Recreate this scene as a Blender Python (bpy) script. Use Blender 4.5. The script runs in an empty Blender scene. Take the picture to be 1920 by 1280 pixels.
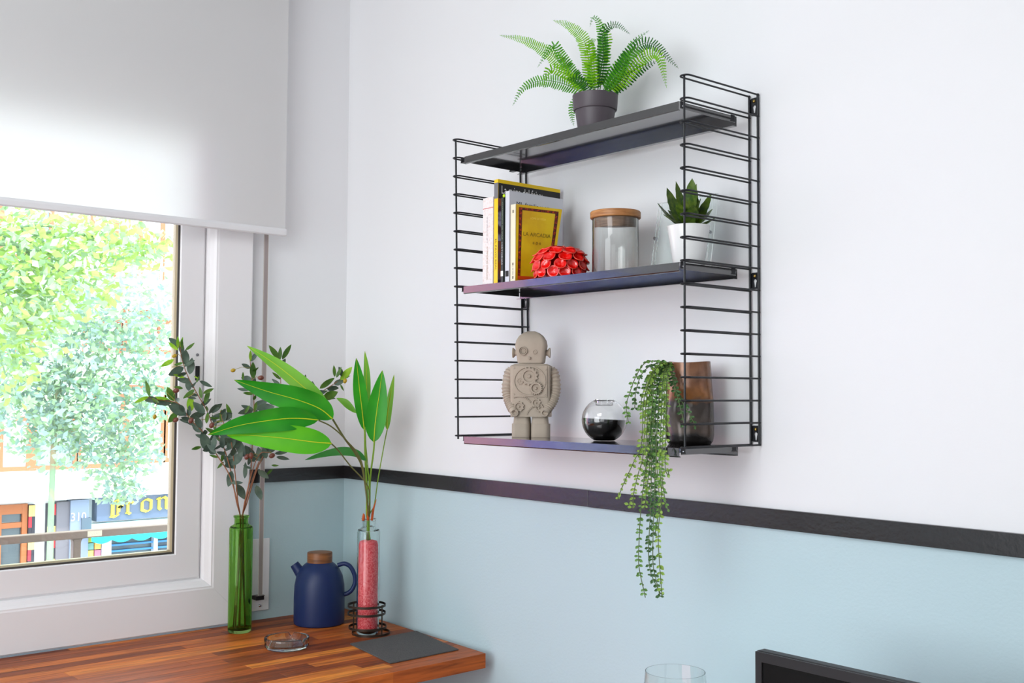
import bpy, math, random
from math import sin, cos, pi, radians
from mathutils import Vector, Matrix
random.seed(7)
S = bpy.context.scene
COL = S.collection
# ------------------------------------------------------------------ camera
F_PX, YAW, PITCH, ROLL = 2056.73, .86375, .04689, .00545
CAM = Vector((2.87796, -1.79057, 1.5))
FW = Vector((-sin(YAW)*cos(PITCH), cos(YAW)*cos(PITCH), sin(PITCH)))
R0 = Vector((cos(YAW), sin(YAW), 0)); U0 = R0.cross(FW)
RT = cos(ROLL)*R0 + sin(ROLL)*U0; UP = -sin(ROLL)*R0 + cos(ROLL)*U0
cd = bpy.data.cameras.new('camera'); cam = bpy.data.objects.new('camera', cd); COL.objects.link(cam)
cd.sensor_width = 36; cd.lens = F_PX/1920*36; cd.clip_start = .02; cd.clip_end = 300
cam.matrix_world = Matrix(((RT.x, UP.x, -FW.x, CAM.x), (RT.y, UP.y, -FW.y, CAM.y), (RT.z, UP.z, -FW.z, CAM.z), (0, 0, 0, 1)))
S.camera = cam
# ------------------------------------------------------------------ light
W = bpy.data.worlds.new('sky'); S.world = W; W.use_nodes = True
bg = W.node_tree.nodes['Background']; bg.inputs[0].default_value = (.80, .90, 1, 1); bg.inputs[1].default_value = 6.2
def lamp(name, kind, loc, target, energy, size=1., col=(1, 1, 1), size_y=None):
    l = bpy.data.lights.new(name, kind); l.energy = energy; l.color = col
    o = bpy.data.objects.new(name, l); COL.objects.link(o); o.location = loc
    o.rotation_euler = (Vector(target)-Vector(loc)).to_track_quat('-Z', 'Y').to_euler()
    if kind == 'AREA':
        l.size = size
        if size_y: l.shape = 'RECTANGLE'; l.size_y = size_y
    return o
sun = lamp('sun', 'SUN', (5, -3, 12), (0, 1.5, 0), 5.5, col=(1, .96, .88)); sun.data.angle = radians(1.5)
lamp('ceiling_fill', 'AREA', (1.7, -2.1, 2.72), (.2, -.9, .9), 23, 1.0, (.97, .985, 1))  # unseen fill added overhead to brighten the window side
lamp('room_fill', 'AREA', (3.6, -3.7, 1.7), (.9, 0, 1.6), 18, 1.5, (.93, .97, 1))  # added fill from behind the camera, lifts the shelf wall
lamp('left_fill', 'AREA', (1.6, -3.85, 1.7), (.6, 0, 1.5), 60, 1.8, (.92, .965, 1))  # large soft fill, added to even out the wall behind the shelves
lamp('pink_fill', 'AREA', (1.45, -1.0, .4), (1.25, 0, 1.4), 3.0, .6, (1, .42, .5))  # added pink fill, tints the wall below the shelf
S.view_settings.view_transform = 'Standard'; S.view_settings.look = 'None'
S.view_settings.exposure = 0; S.view_settings.gamma = 1; S.view_settings.use_curve_mapping = False
# ------------------------------------------------------------------ placing helpers (photo measurements -> metres)
def ray(px, py): return FW + RT*((px-960)/F_PX) - UP*((py-640)/F_PX)
def at(px, py, axis, val):
    d = ray(px, py); return CAM + d*((val-CAM[axis])/d[axis])
def dp(px, py, depth): return CAM + ray(px, py)*depth
def depth_of(p): return (Vector(p)-CAM).dot(FW)
# ------------------------------------------------------------------ materials
def lin(c):
    c = c/255; return c/12.92 if c <= .04045 else ((c+.055)/1.055)**2.4
def C(r, g, b): return (lin(r), lin(g), lin(b), 1)
MATS = {}
def mat(name, col, rough=.5, metal=0, spec=.5, bump=None, var=None, trans=0, ior=1.45, coat=0, emit=None, rand=None, sub=0):
    if name in MATS: return MATS[name]
    m = bpy.data.materials.new(name); m.use_nodes = True; nt = m.node_tree; b = nt.nodes['Principled BSDF']
    b.inputs['Base Color'].default_value = col; b.inputs['Roughness'].default_value = rough
    b.inputs['Metallic'].default_value = metal; b.inputs['Specular IOR Level'].default_value = spec
    b.inputs['IOR'].default_value = ior; b.inputs['Transmission Weight'].default_value = trans; b.inputs['Coat Weight'].default_value = coat
    if emit: b.inputs['Emission Color'].default_value = emit[0]; b.inputs['Emission Strength'].default_value = emit[1]
    if sub: b.inputs['Subsurface Weight'].default_value = sub; b.inputs['Subsurface Radius'].default_value = (.01, .01, .005)
    tc = nt.nodes.new('ShaderNodeNewGeometry')
    if bump:
        n = nt.nodes.new('ShaderNodeTexNoise'); n.inputs['Scale'].default_value = bump[0]; n.inputs['Detail'].default_value = 4
        nt.links.new(tc.outputs['Position'], n.inputs['Vector'])
        bp = nt.nodes.new('ShaderNodeBump'); bp.inputs['Strength'].default_value = bump[1]; bp.inputs['Distance'].default_value = bump[2] if len(bump) > 2 else .002
        nt.links.new(n.outputs['Fac'], bp.inputs['Height']); nt.links.new(bp.outputs[0], b.inputs['Normal'])
    if var:   # (scale, colour2, lo, hi[, stretch])
        n = nt.nodes.new('ShaderNodeTexNoise'); n.inputs['Scale'].default_value = var[0]; n.inputs['Detail'].default_value = 5
        mp = nt.nodes.new('ShaderNodeMapping'); mp.inputs['Scale'].default_value = var[4] if len(var) > 4 else (1, 1, 1)
        nt.links.new(tc.outputs['Position'], mp.inputs['Vector']); nt.links.new(mp.outputs[0], n.inputs['Vector'])
        r = nt.nodes.new('ShaderNodeValToRGB'); r.color_ramp.elements[0].position = var[2]; r.color_ramp.elements[1].position = var[3]
        r.color_ramp.elements[0].color = col; r.color_ramp.elements[1].color = var[1]
        nt.links.new(n.outputs['Fac'], r.inputs[0]); nt.links.new(r.outputs[0], b.inputs['Base Color'])
    MATS[name] = m; return m
def leafmat(name, col, col2, trans=.35, rough=.4, scale=60):
    m = bpy.data.materials.new(name); m.use_nodes = True; nt = m.node_tree; b = nt.nodes['Principled BSDF']; out = nt.nodes['Material Output']
    g = nt.nodes.new('ShaderNodeNewGeometry'); n = nt.nodes.new('ShaderNodeTexNoise'); n.inputs['Scale'].default_value = scale
    nt.links.new(g.outputs['Position'], n.inputs['Vector'])
    r = nt.nodes.new('ShaderNodeValToRGB'); r.color_ramp.elements[0].position = .35; r.color_ramp.elements[1].position = .65
    r.color_ramp.elements[0].color = col; r.color_ramp.elements[1].color = col2
    nt.links.new(n.outputs['Fac'], r.inputs[0]); nt.links.new(r.outputs[0], b.inputs['Base Color'])
    b.inputs['Roughness'].default_value = rough; b.inputs['Specular IOR Level'].default_value = .35
    t = nt.nodes.new('ShaderNodeBsdfTranslucent'); nt.links.new(r.outputs[0], t.inputs[0])
    mx = nt.nodes.new('ShaderNodeMixShader'); mx.inputs[0].default_value = trans
    nt.links.new(b.outputs[0], mx.inputs[1]); nt.links.new(t.outputs[0], mx.inputs[2]); nt.links.new(mx.outputs[0], out.inputs[0])
    MATS[name] = m; return m
def glassmat(name, col, rough=0., ior=1.45):
    m = bpy.data.materials.new(name); m.use_nodes = True; nt = m.node_tree; nt.nodes.remove(nt.nodes['Principled BSDF'])
    g = nt.nodes.new('ShaderNodeBsdfGlass'); g.inputs[0].default_value = col; g.inputs[1].default_value = rough; g.inputs[2].default_value = ior
    nt.links.new(g.outputs[0], nt.nodes['Material Output'].inputs[0]); MATS[name] = m; return m
def panemat(name, tint=(1, 1, 1, 1), refl=1.):
    m = bpy.data.materials.new(name); m.use_nodes = True; nt = m.node_tree; nt.nodes.remove(nt.nodes['Principled BSDF'])
    t = nt.nodes.new('ShaderNodeBsdfTransparent'); t.inputs[0].default_value = tint
    g = nt.nodes.new('ShaderNodeBsdfGlossy'); g.inputs['Roughness'].default_value = .01
    fr = nt.nodes.new('ShaderNodeFresnel'); fr.inputs[0].default_value = 1.45
    mu = nt.nodes.new('ShaderNodeMath'); mu.operation = 'MULTIPLY'; mu.inputs[1].default_value = refl
    mx = nt.nodes.new('ShaderNodeMixShader'); nt.links.new(fr.outputs[0], mu.inputs[0]); nt.links.new(mu.outputs[0], mx.inputs[0])
    nt.links.new(t.outputs[0], mx.inputs[1]); nt.links.new(g.outputs[0], mx.inputs[2]); nt.links.new(mx.outputs[0], nt.nodes['Material Output'].inputs[0])
    MATS[name] = m; return m
M_white = mat('white_paint', (.80, .81, .825, 1), .55, bump=(220, .12, .001))
M_aqua = mat('aqua_paint', (.485, .625, .665, 1), .5, bump=(160, .25, .0015))
M_frame = mat('white_window_frame', (.80, .79, .80, 1), .3)
M_gasket = mat('dark_gasket', C(60, 55, 50), .5)
M_black = mat('black_enamel', (.010, .010, .012, 1), .14, spec=.9, ior=1.6, bump=(420, .12, .0004), coat=.5)
M_wire = mat('black_wire_enamel', (.010, .011, .014, 1), .34, spec=.4, ior=1.45)
M_trim = mat('black_rail_paint', (.014, .012, .013, 1), .24, spec=.8, bump=(130, .35, .001))
# ------------------------------------------------------------------ mesh helpers
def origin_of(p):
    while p.parent: p = p.parent
    return p.location.copy()
def root(name, loc, label, cat, group=None):
    o = bpy.data.objects.new(name, None); COL.objects.link(o); o.location = loc; o.empty_display_size = .02
    o['label'] = label; o['category'] = cat
    if group: o['group'] = group
    return o
def put(name, vf, m, parent=None, smooth=False, label=None, kind=None, cat=None, group=None, fm=None, bevel=None):
    v, f = vf
    vol = 0.; v = [Vector(p) for p in v]; c0_ = sum(v, Vector())/len(v)
    for q in f:      # signed volume: turn inside-out meshes round
        a_ = v[q[0]]-c0_
        for i in range(1, len(q)-1): vol += a_.dot((v[q[i]]-c0_).cross(v[q[i+1]]-c0_))
    if vol < 0 and not fm: f = [tuple(reversed(q)) for q in f]
    off = origin_of(parent) if parent else Vector((0, 0, 0))
    if parent is None and cat:      # a thing that is one mesh: origin at its base
        xs = [p[0] for p in v]; ys = [p[1] for p in v]; zs = [p[2] for p in v]
        off = Vector(((min(xs)+max(xs))/2, (min(ys)+max(ys))/2, min(zs)))
    me = bpy.data.meshes.new(name); me.from_pydata([tuple(Vector(p)-off) for p in v], [], f); me.update()
    ms = m if isinstance(m, (list, tuple)) else [m]
    for k in ms: me.materials.append(k)
    if fm:
        for i, p in enumerate(me.polygons): p.material_index = fm[i]
    if smooth: me.shade_smooth() if smooth is True else None
    o = bpy.data.objects.new(name, me); COL.objects.link(o)
    if parent: o.parent = parent
    else: o.location = off
    if smooth == 'auto':
        me.shade_smooth(); me.set_sharp_from_angle(angle=radians(35))
    if bevel:
        b = o.modifiers.new('bevel', 'BEVEL'); b.width = bevel; b.segments = 2; b.limit_method = 'ANGLE'
    if label: o['label'] = label
    if cat: o['category'] = cat
    if group: o['group'] = group
    if kind: o['kind'] = kind
    return o
def merge(*parts):
    V, Fc = [], []
    for v, f in parts:
        n = len(V); V += [Vector(p) for p in v]; Fc += [tuple(i+n for i in q) for q in f]
    return V, Fc
BF = [(0, 3, 2, 1), (4, 5, 6, 7), (0, 1, 5, 4), (1, 2, 6, 5), (2, 3, 7, 6), (3, 0, 4, 7)]
def box(x0, y0, z0, x1, y1, z1):
    x0, x1 = sorted((x0, x1)); y0, y1 = sorted((y0, y1)); z0, z1 = sorted((z0, z1))
    return [Vector(p) for p in ((x0, y0, z0), (x1, y0, z0), (x1, y1, z0), (x0, y1, z0), (x0, y0, z1), (x1, y0, z1), (x1, y1, z1), (x0, y1, z1))], BF
def hexa(b, t):   # 4 bottom + 4 top points
    return [Vector(p) for p in list(b)+list(t)], BF
def prism(poly, off):   # polygon in 3D extruded by vector
    n = len(poly); off = Vector(off); v = [Vector(p) for p in poly] + [Vector(p)+off for p in poly]
    f = [tuple(range(n-1, -1, -1)), tuple(range(n, 2*n))] + [(i, (i+1) % n, n+(i+1) % n, n+i) for i in range(n)]
    return v, f
def tube(pts, r, n=8, cap=True):
    pts = [Vector(p) for p in pts]; k = len(pts); rs = r if isinstance(r, (list, tuple)) else [r]*k
    V, Fc = [], []; prev = None
    for i, p in enumerate(pts):
        t = (pts[min(i+1, k-1)]-pts[max(i-1, 0)]).normalized()
        if prev is None:
            a = Vector((0, 0, 1)) if abs(t.z) < .9 else Vector((1, 0, 0)); u = t.cross(a).normalized()
        else: u = (prev - t*prev.dot(t)).normalized()
        prev = u; w = t.cross(u)
        for j in range(n):
            a = 2*pi*j/n; V.append(p + (u*cos(a)+w*sin(a))*rs[i])
    for i in range(k-1):
        for j in range(n): Fc.append((i*n+j, i*n+(j+1) % n, (i+1)*n+(j+1) % n, (i+1)*n+j))
    if cap: Fc.append(tuple(range(n-1, -1, -1))); Fc.append(tuple(range((k-1)*n, k*n)))
    return V, Fc
def smooth_path(pts, n=6):   # catmull-rom
    pts = [Vector(p) for p in pts]; P = [2*pts[0]-pts[1]] + pts + [2*pts[-1]-pts[-2]]; out = []
    for i in range(1, len(P)-2):
        for k in range(n):
            t = k/n; a, b, c, d = P[i-1:i+3]
            out.append(.5*((2*b)+(c-a)*t+(2*a-5*b+4*c-d)*t*t+(-a+3*b-3*c+d)*t**3))
    out.append(pts[-1]); return out
def lathe(prof, c, n=48, axis=None):
    """prof: (r, h) from axis to axis; radius 0 points become poles"""
    c = Vector(c); V, Fc, rings = [], [], []
    ax = Vector(axis).normalized() if axis else Vector((0, 0, 1))
    a = Vector((0, 0, 1)) if abs(ax.z) < .9 else Vector((1, 0, 0)); u = ax.cross(a).normalized(); w = ax.cross(u)
    for r, h in prof:
        if r < 1e-6: rings.append([len(V)]); V.append(c+ax*h)
        else:
            rings.append(list(range(len(V), len(V)+n)))
            for j in range(n): t = 2*pi*j/n; V.append(c+(u*cos(t)+w*sin(t))*r+ax*h)
    for A, B in zip(rings, rings[1:]):
        for j in range(n):
            a0, a1 = A[j % len(A)], A[(j+1) % len(A)]; b0, b1 = B[j % len(B)], B[(j+1) % len(B)]
            q = [a0, a1, b1, b0]; q = [x for i, x in enumerate(q) if x not in q[:i]]
            if len(q) > 2: Fc.append(tuple(q))
    return V, Fc
def quad(a, b, c, d): return [Vector(a), Vector(b), Vector(c), Vector(d)], [(0, 1, 2, 3)]
def text_vf(s, mapf, width=None, height=None, extrude=False):
    """letters of the built-in font, mapped from (u,v) metres by mapf"""
    cu = bpy.data.curves.new('t', 'FONT'); cu.body = s; cu.resolution_u = 3; cu.fill_mode = 'FRONT'
    ob = bpy.data.objects.new('t', cu); COL.objects.link(ob)
    dg = bpy.context.evaluated_depsgraph_get(); me = bpy.data.meshes.new_from_object(ob.evaluated_get(dg))
    vs = [v.co.copy() for v in me.vertices]; fs = [tuple(p.vertices) for p in me.polygons]
    bpy.data.objects.remove(ob); bpy.data.curves.remove(cu); bpy.data.meshes.remove(me)
    x0, x1 = min(v.x for v in vs), max(v.x for v in vs); y0, y1 = min(v.y for v in vs), max(v.y for v in vs)
    sx = width/(x1-x0) if width else None; sy = height/(y1-y0) if height else sx
    if sx is None: sx = sy
    return [mapf((v.x-x0)*sx, (v.y-y0)*sy) for v in vs], fs
# ================================================================== THE ROOM
ZT, ZB = 1.278, 1.2398           # dado rail
ZC = 2.8
put('wall_right', merge(box(0, 0, 0, 4.6, .15, ZB+.01), box(0, 0, ZB+.01, 4.6, .15, ZC)), [M_aqua, M_white], kind='structure', fm=[0]*6+[1]*6)
YR = -.325                        # right edge of the window frame
WL, WB, WTOP = -1.98, .853, 2.36   # left edge, bottom, top of the window
put('wall_window', merge(box(-.2, YR-.03, 0, 0, .15, ZB+.01), box(-.2, YR-.03, ZB+.01, 0, .15, ZC),
    box(-.2, WL-.0, 0, 0, YR-.03, WB-.02), box(-.2, WL, WTOP, 0, YR-.03, ZC), box(-.2, -4.1, 0, 0, WL, ZB), box(-.2, -4.1, ZB, 0, WL, ZC)),
    [M_aqua, M_white], kind='structure', fm=[0]*6+[1]*6+[0]*6+[1]*6+[0]*6+[1]*6)
put('wall_back', box(4.6, -4.1, 0, 4.75, .15, ZC), M_white, kind='structure')
put('wall_left', box(-.2, -4.25, 0, 4.75, -4.1, ZC), M_white, kind='structure')
put('ceiling', box(-.2, -4.25, ZC, 4.75, .15, ZC+.12), M_white, kind='structure')
put('floor', box(-.2, -4.25, -.1, 4.75, .15, 0), mat('floor_wood', C(140, 125, 110), .4, var=(3, C(120, 105, 92), .35, .65, (1, 12, 1))), kind='structure')
# black dado rail
t1 = put('trim_1', box(.010, -.010, ZB, 1.0645, -.0005, ZT), M_trim, kind='structure', bevel=.001)
t2 = put('trim_2', box(1.0655, -.0105, ZB-.0006, 4.59, -.0005, ZT-.0006), M_trim, kind='structure', bevel=.001)
t3 = put('trim_3', box(.0005, YR+.002, ZB-.0005, .010, -.0005, ZT-.0005), M_trim, kind='structure', bevel=.001)
# ------------------------------------------------------------------ window
def ring_profile(y0, y1, z0, z1, prof):
    """mitred frame: prof = list of (inset, x)"""
    V, Fc = [], []; k = len(prof)
    for ins, x in prof:
        V += [Vector((x, y0+ins, z0+ins)), Vector((x, y1-ins, z0+ins)), Vector((x, y1-ins, z1-ins)), Vector((x, y0+ins, z1-ins))]
    for i in range(k):
        for j in range(4):
            a, b = i*4, ((i+1) % k)*4; Fc.append((a+j, a+(j+1) % 4, b+(j+1) % 4, b+j))
    return V, Fc
win = put('window_1', ring_profile(WL, YR, WB, WTOP, [(0, -.05), (0, .020), (.004, .024), (.105, .024), (.109, .0225), (.112, .0225), (.118, .017), (.127, .010), (.131, .002), (.131, -.05)]), M_frame, kind='structure')
put('mitre_joint', prism([(.0241, YR-.106, WB+.106), (.0241, YR-.107, WB+.107), (.0241, YR-.004, WB+.0045), (.0241, YR-.004, WB+.0036)], (.0002, 0, 0)), mat('joint_line', C(150, 145, 145), .6), win)
i0 = .133
sash = put('sash', ring_profile(WL+i0, YR-i0, WB+i0-.002, WTOP-i0+.05, [(0, -.04), (0, -.006), (.006, -.002), (.071, -.002), (.0745, -.006), (.0745, -.04)]), M_frame, win)
gk = .0745
GY0, GY1, GZ0, GZ1 = WL+i0+gk, YR-i0-gk, WB+i0-.002+gk, WTOP-i0+.05-gk
put('glazing_seal', ring_profile(GY0, GY1, GZ0, GZ1, [(0, -.03), (0, -.005), (.0045, -.007), (.0045, -.03)]), M_gasket, win)
put('glazing_bead', ring_profile(GY0+.0045, GY1-.0045, GZ0+.0045, GZ1-.0045, [(0, -.034), (0, -.010), (.004, -.016), (.004, -.034)]), mat('grey_bead', C(165, 150, 120), .4, metal=.3), win)
put('glass_pane', box(-.024, GY0, GZ0, -.020, GY1, GZ1), panemat('window_glass', (.97, .99, .98, 1), .8), win)
hh = at(370, 694, 0, -.002)
put('handle_slot', box(-.0018, hh.y-.0065, hh.z-.028, .0004, hh.y+.0065, hh.z+.012), mat('slot_black', C(25, 25, 27), .6), win, bevel=.004)
hs = at(370, 665, 0, -.002)
put('plug', lathe([(0, 0), (.0042, 0), (.0042, .0015), (0, .0022)], (-.002, hs.y, hs.z), 16, (1, 0, 0)), mat('grey_plug', C(120, 120, 125), .5), win)
put('sealant', box(.003, WL, WB-.0035, .0235, YR, WB), mat('sealant_grey', C(140, 155, 165), .6), win)
# outside reveal sill
put('window_sill', box(-.26, WL-.05, WB-.06, -.05, YR+.02, WB-.02), mat('sill_stone', C(190, 180, 170), .7), win)
# ------------------------------------------------------------------ roller blind
fab = bpy.data.materials.new('blind_fabric'); fab.use_nodes = True; nt = fab.node_tree; b = nt.nodes['Principled BSDF']
b.inputs['Base Color'].default_value = (.76, .76, .76, 1); b.inputs['Roughness'].default_value = .9; b.inputs['Specular IOR Level'].default_value = .1
tl = nt.nodes.new('ShaderNodeBsdfTranslucent'); tl.inputs[0].default_value = (.95, .95, .93, 1)
mx = nt.nodes.new('ShaderNodeMixShader'); mx.inputs[0].default_value = .42
nt.links.new(b.outputs[0], mx.inputs[1]); nt.links.new(tl.outputs[0], mx.inputs[2]); nt.links.new(mx.outputs[0], nt.nodes['Material Output'].inputs[0])
BY0, BY1, BX, BZ = -2.04, -.2535, .075, 1.9450
bl = root('roller_blind', (BX, (BY0+BY1)/2, BZ), 'white translucent roller blind pulled halfway down over the window', 'blind')
V, Fc = [], []
for j in range(13):
    z = BZ+.02+(2.705-BZ-.02)*j/12
    for i in range(25):
        y = BY0+(BY1-BY0)*i/24; V.append(Vector((BX+.0015*sin(y*9)*(1-j/12), y, z)))
for j in range(12):
    for i in range(24): a = j*25+i; Fc.append((a, a+1, a+26, a+25))
put('fabric', (V, Fc), fab, bl, smooth=True)
put('hem_bar', prism([(BX-.004, BY0, BZ+.020), (BX-.006, BY0, BZ+.014), (BX-.006, BY0, BZ+.003), (BX-.003, BY0, BZ), (BX+.003, BY0, BZ), (BX+.006, BY0, BZ+.003), (BX+.006, BY0, BZ+.014), (BX+.003, BY0, BZ+.0215)], (0, BY1-BY0, 0)), mat('hem_white', (.72, .72, .73, 1), .6), bl)
put('end_cap', box(BX-.005, BY1, BZ+.002, BX+.005, BY1+.003, BZ+.019), M_frame, bl, bevel=.001)
put('roller_tube', tube([(BX-.021, BY0, 2.72), (BX-.021, BY1, 2.72)], .021, 24), M_frame, bl, smooth='auto')
for yy in (BY0-.006, BY1+.002): put('bracket', box(.001, yy, 2.69, .09, yy+.004, 2.76), M_frame, bl)
# ------------------------------------------------------------------ shutter strap with its plate
sp = root('shutter_strap', (.03, -.28, .88), 'grey roller-shutter strap running down beside the window into a white wall plate', 'strap')
ya, yb_, yc, yd = at(496, 443, 0, .03).y, at(504.5, 443, 0, .03).y, at(484, 1115, 0, .03).y, at(491.5, 1115, 0, .03).y
zst = at(488, 1118, 0, .03).z
put('strap', hexa([(.0285, yc, zst), (.030, yc, zst), (.030, yd+.001, zst), (.0285, yd+.001, zst)], [(.0285, ya, 2.66), (.030, ya, 2.66), (.030, yb_, 2.66), (.0285, yb_, 2.66)]), mat('strap_grey', C(158, 147, 145), .85, bump=(900, .6, .001)), sp)
for q in (0, 1):
    u0, u1 = ((yc, ya) if q == 0 else (yd, yb_-.001))
    put('strap_edge', hexa([(.0282, u0, zst), (.0304, u0, zst), (.0304, u0+.001, zst), (.0282, u0+.001, zst)], [(.0282, u1, 2.66), (.0304, u1, 2.66), (.0304, u1+.001, 2.66), (.0282, u1+.001, 2.66)]), mat('strap_cream', C(205, 198, 190), .85), sp)
p0 = at(504, 1142, 0, .004); p1 = at(471, 1009, 0, .004)
pl = put('wall_plate', box(.0005, -.318, p0.z, .0045, p0.y, at(504, 1008, 0, .004).z), M_frame, sp, bevel=.0015)
sz = zst
put('strap_inlet', box(.004, yc-.006, sz-.010, .0315, yd+.006, sz+.001), mat('inlet_black', C(25, 22, 22), .4), sp, bevel=.001)
put('inlet_bar', box(.012, yc-.004, sz+.0012, .033, yd+.007, sz+.0030), mat('inlet_metal', C(120, 110, 108), .35, metal=.8), sp)
scp = at(487, 1135, 0, .005)
put('screw', lathe([(0, .0035), (.003, .0028), (.0045, .0005), (.0045, 0), (0, 0)], (.0045, scp.y, scp.z), 16, (1, 0, 0)), mat('steel', C(190, 190, 195), .2, metal=1), sp, smooth=True)
# ------------------------------------------------------------------ butcher-block worktop
ZD = .85
wt = root('worktop', (.36, -1.1, ZD-.036), 'dark orange butcher-block wood worktop under the window', 'worktop')
wood = bpy.data.materials.new('oiled_wood'); wood.use_nodes = True; nt = wood.node_tree; b = nt.nodes['Principled BSDF']
oi = nt.nodes.new('ShaderNodeObjectInfo'); rp = nt.nodes.new('ShaderNodeValToRGB')
stops = [(0, C(120, 56, 24)), (.3, C(152, 74, 30)), (.55, C(178, 90, 34)), (.85, C(202, 110, 42)), (1, C(226, 138, 52))]
cr = rp.color_ramp
cr.elements[0].position, cr.elements[0].color = stops[0]; cr.elements[1].position, cr.elements[1].color = stops[-1]
for p_, c_ in stops[1:-1]: cr.elements.new(p_).color = c_
nt.links.new(oi.outputs['Random'], rp.inputs[0])
g = nt.nodes.new('ShaderNodeNewGeometry'); mp = nt.nodes.new('ShaderNodeMapping'); mp.inputs['Scale'].default_value = (60, 4, 60)
nt.links.new(g.outputs['Position'], mp.inputs[0]); ns = nt.nodes.new('ShaderNodeTexNoise'); ns.inputs['Scale'].default_value = 1.6; ns.inputs['Detail'].default_value = 6; ns.inputs['Distortion'].default_value = .6
nt.links.new(mp.outputs[0], ns.inputs['Vector'])
r2 = nt.nodes.new('ShaderNodeValToRGB'); r2.color_ramp.elements[0].position = .3; r2.color_ramp.elements[0].color = (.45, .42, .40, 1); r2.color_ramp.elements[1].position = .62; r2.color_ramp.elements[1].color = (1.08, 1.08, 1.08, 1)
nt.links.new(ns.outputs['Fac'], r2.inputs[0]); ml = nt.nodes.new('ShaderNodeMix'); ml.data_type = 'RGBA'; ml.blend_type = 'MULTIPLY'; ml.inputs[0].default_value = 1
nt.links.new(rp.outputs[0], ml.inputs[6]); nt.links.new(r2.outputs[0], ml.inputs[7]); nt.links.new(ml.outputs[2], b.inputs['Base Color'])
b.inputs['Roughness'].default_value = .45; b.inputs['Specular IOR Level'].default_value = .22
bp = nt.nodes.new('ShaderNodeBump'); bp.inputs['Strength'].default_value = .15; bp.inputs['Distance'].default_value = .0008; nt.links.new(ns.outputs['Fac'], bp.inputs['Height']); nt.links.new(bp.outputs[0], b.inputs['Normal'])
rows, XR = 18, .728
rs = random.Random(4)
for r in range(rows):
    xa, xb = .003+(XR-.003)*r/rows, .003+(XR-.003)*(r+1)/rows
    def sk(x, y): return x + (x/XR)*(-.035*(y+.03))*1.0      # the front edge runs slightly out of square
    yend = lambda x: -.002-.045*x
    y = yend(xa); first = True
    while y > -2.3:
        L = rs.uniform(.22, .62) if not first else rs.uniform(.08, .5)
        y2 = max(y-L, -2.35); g2 = .0002
        ya0, ya1 = (yend(xa), yend(xb)) if first else (y-g2, y-g2)
        b4 = [(sk(xa, y2)+g2, y2), (sk(xb, y2)-g2, y2), (sk(xb, ya1)-g2, ya1), (sk(xa, ya0)+g2, ya0)]
        if r == 0 and y2 < YR < y: pass
        zb, zt = ZD-.036, ZD
        ch = .0004
        top = [(b4[0][0]+ch, b4[0][1]+ch), (b4[1][0]-ch, b4[1][1]+ch), (b4[2][0]-ch, b4[2][1]-ch), (b4[3][0]+ch, b4[3][1]-ch)]
        V = [Vector((x, q, zb)) for x, q in b4]+[Vector((x, q, zt-ch)) for x, q in b4]+[Vector((x, q, zt)) for x, q in top]
        Fc = BF[:1]+[(8, 9, 10, 11)]+BF[2:]+[(4, 5, 9, 8), (5, 6, 10, 9), (6, 7, 11, 10), (7, 4, 8, 11)]
        put('stave', (V, Fc), wood, wt); first = False; y = y2
# legs / panels carrying the worktop (below the frame)
ld = mat('support_white', (.75, .75, .75, 1), .5)
put('support_panel', box(.03, -.86, 0, .60, -.84, ZD-.036), ld, wt)
put('support_panel', box(.03, -2.2, 0, .66, -2.18, ZD-.036), ld, wt)
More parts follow.
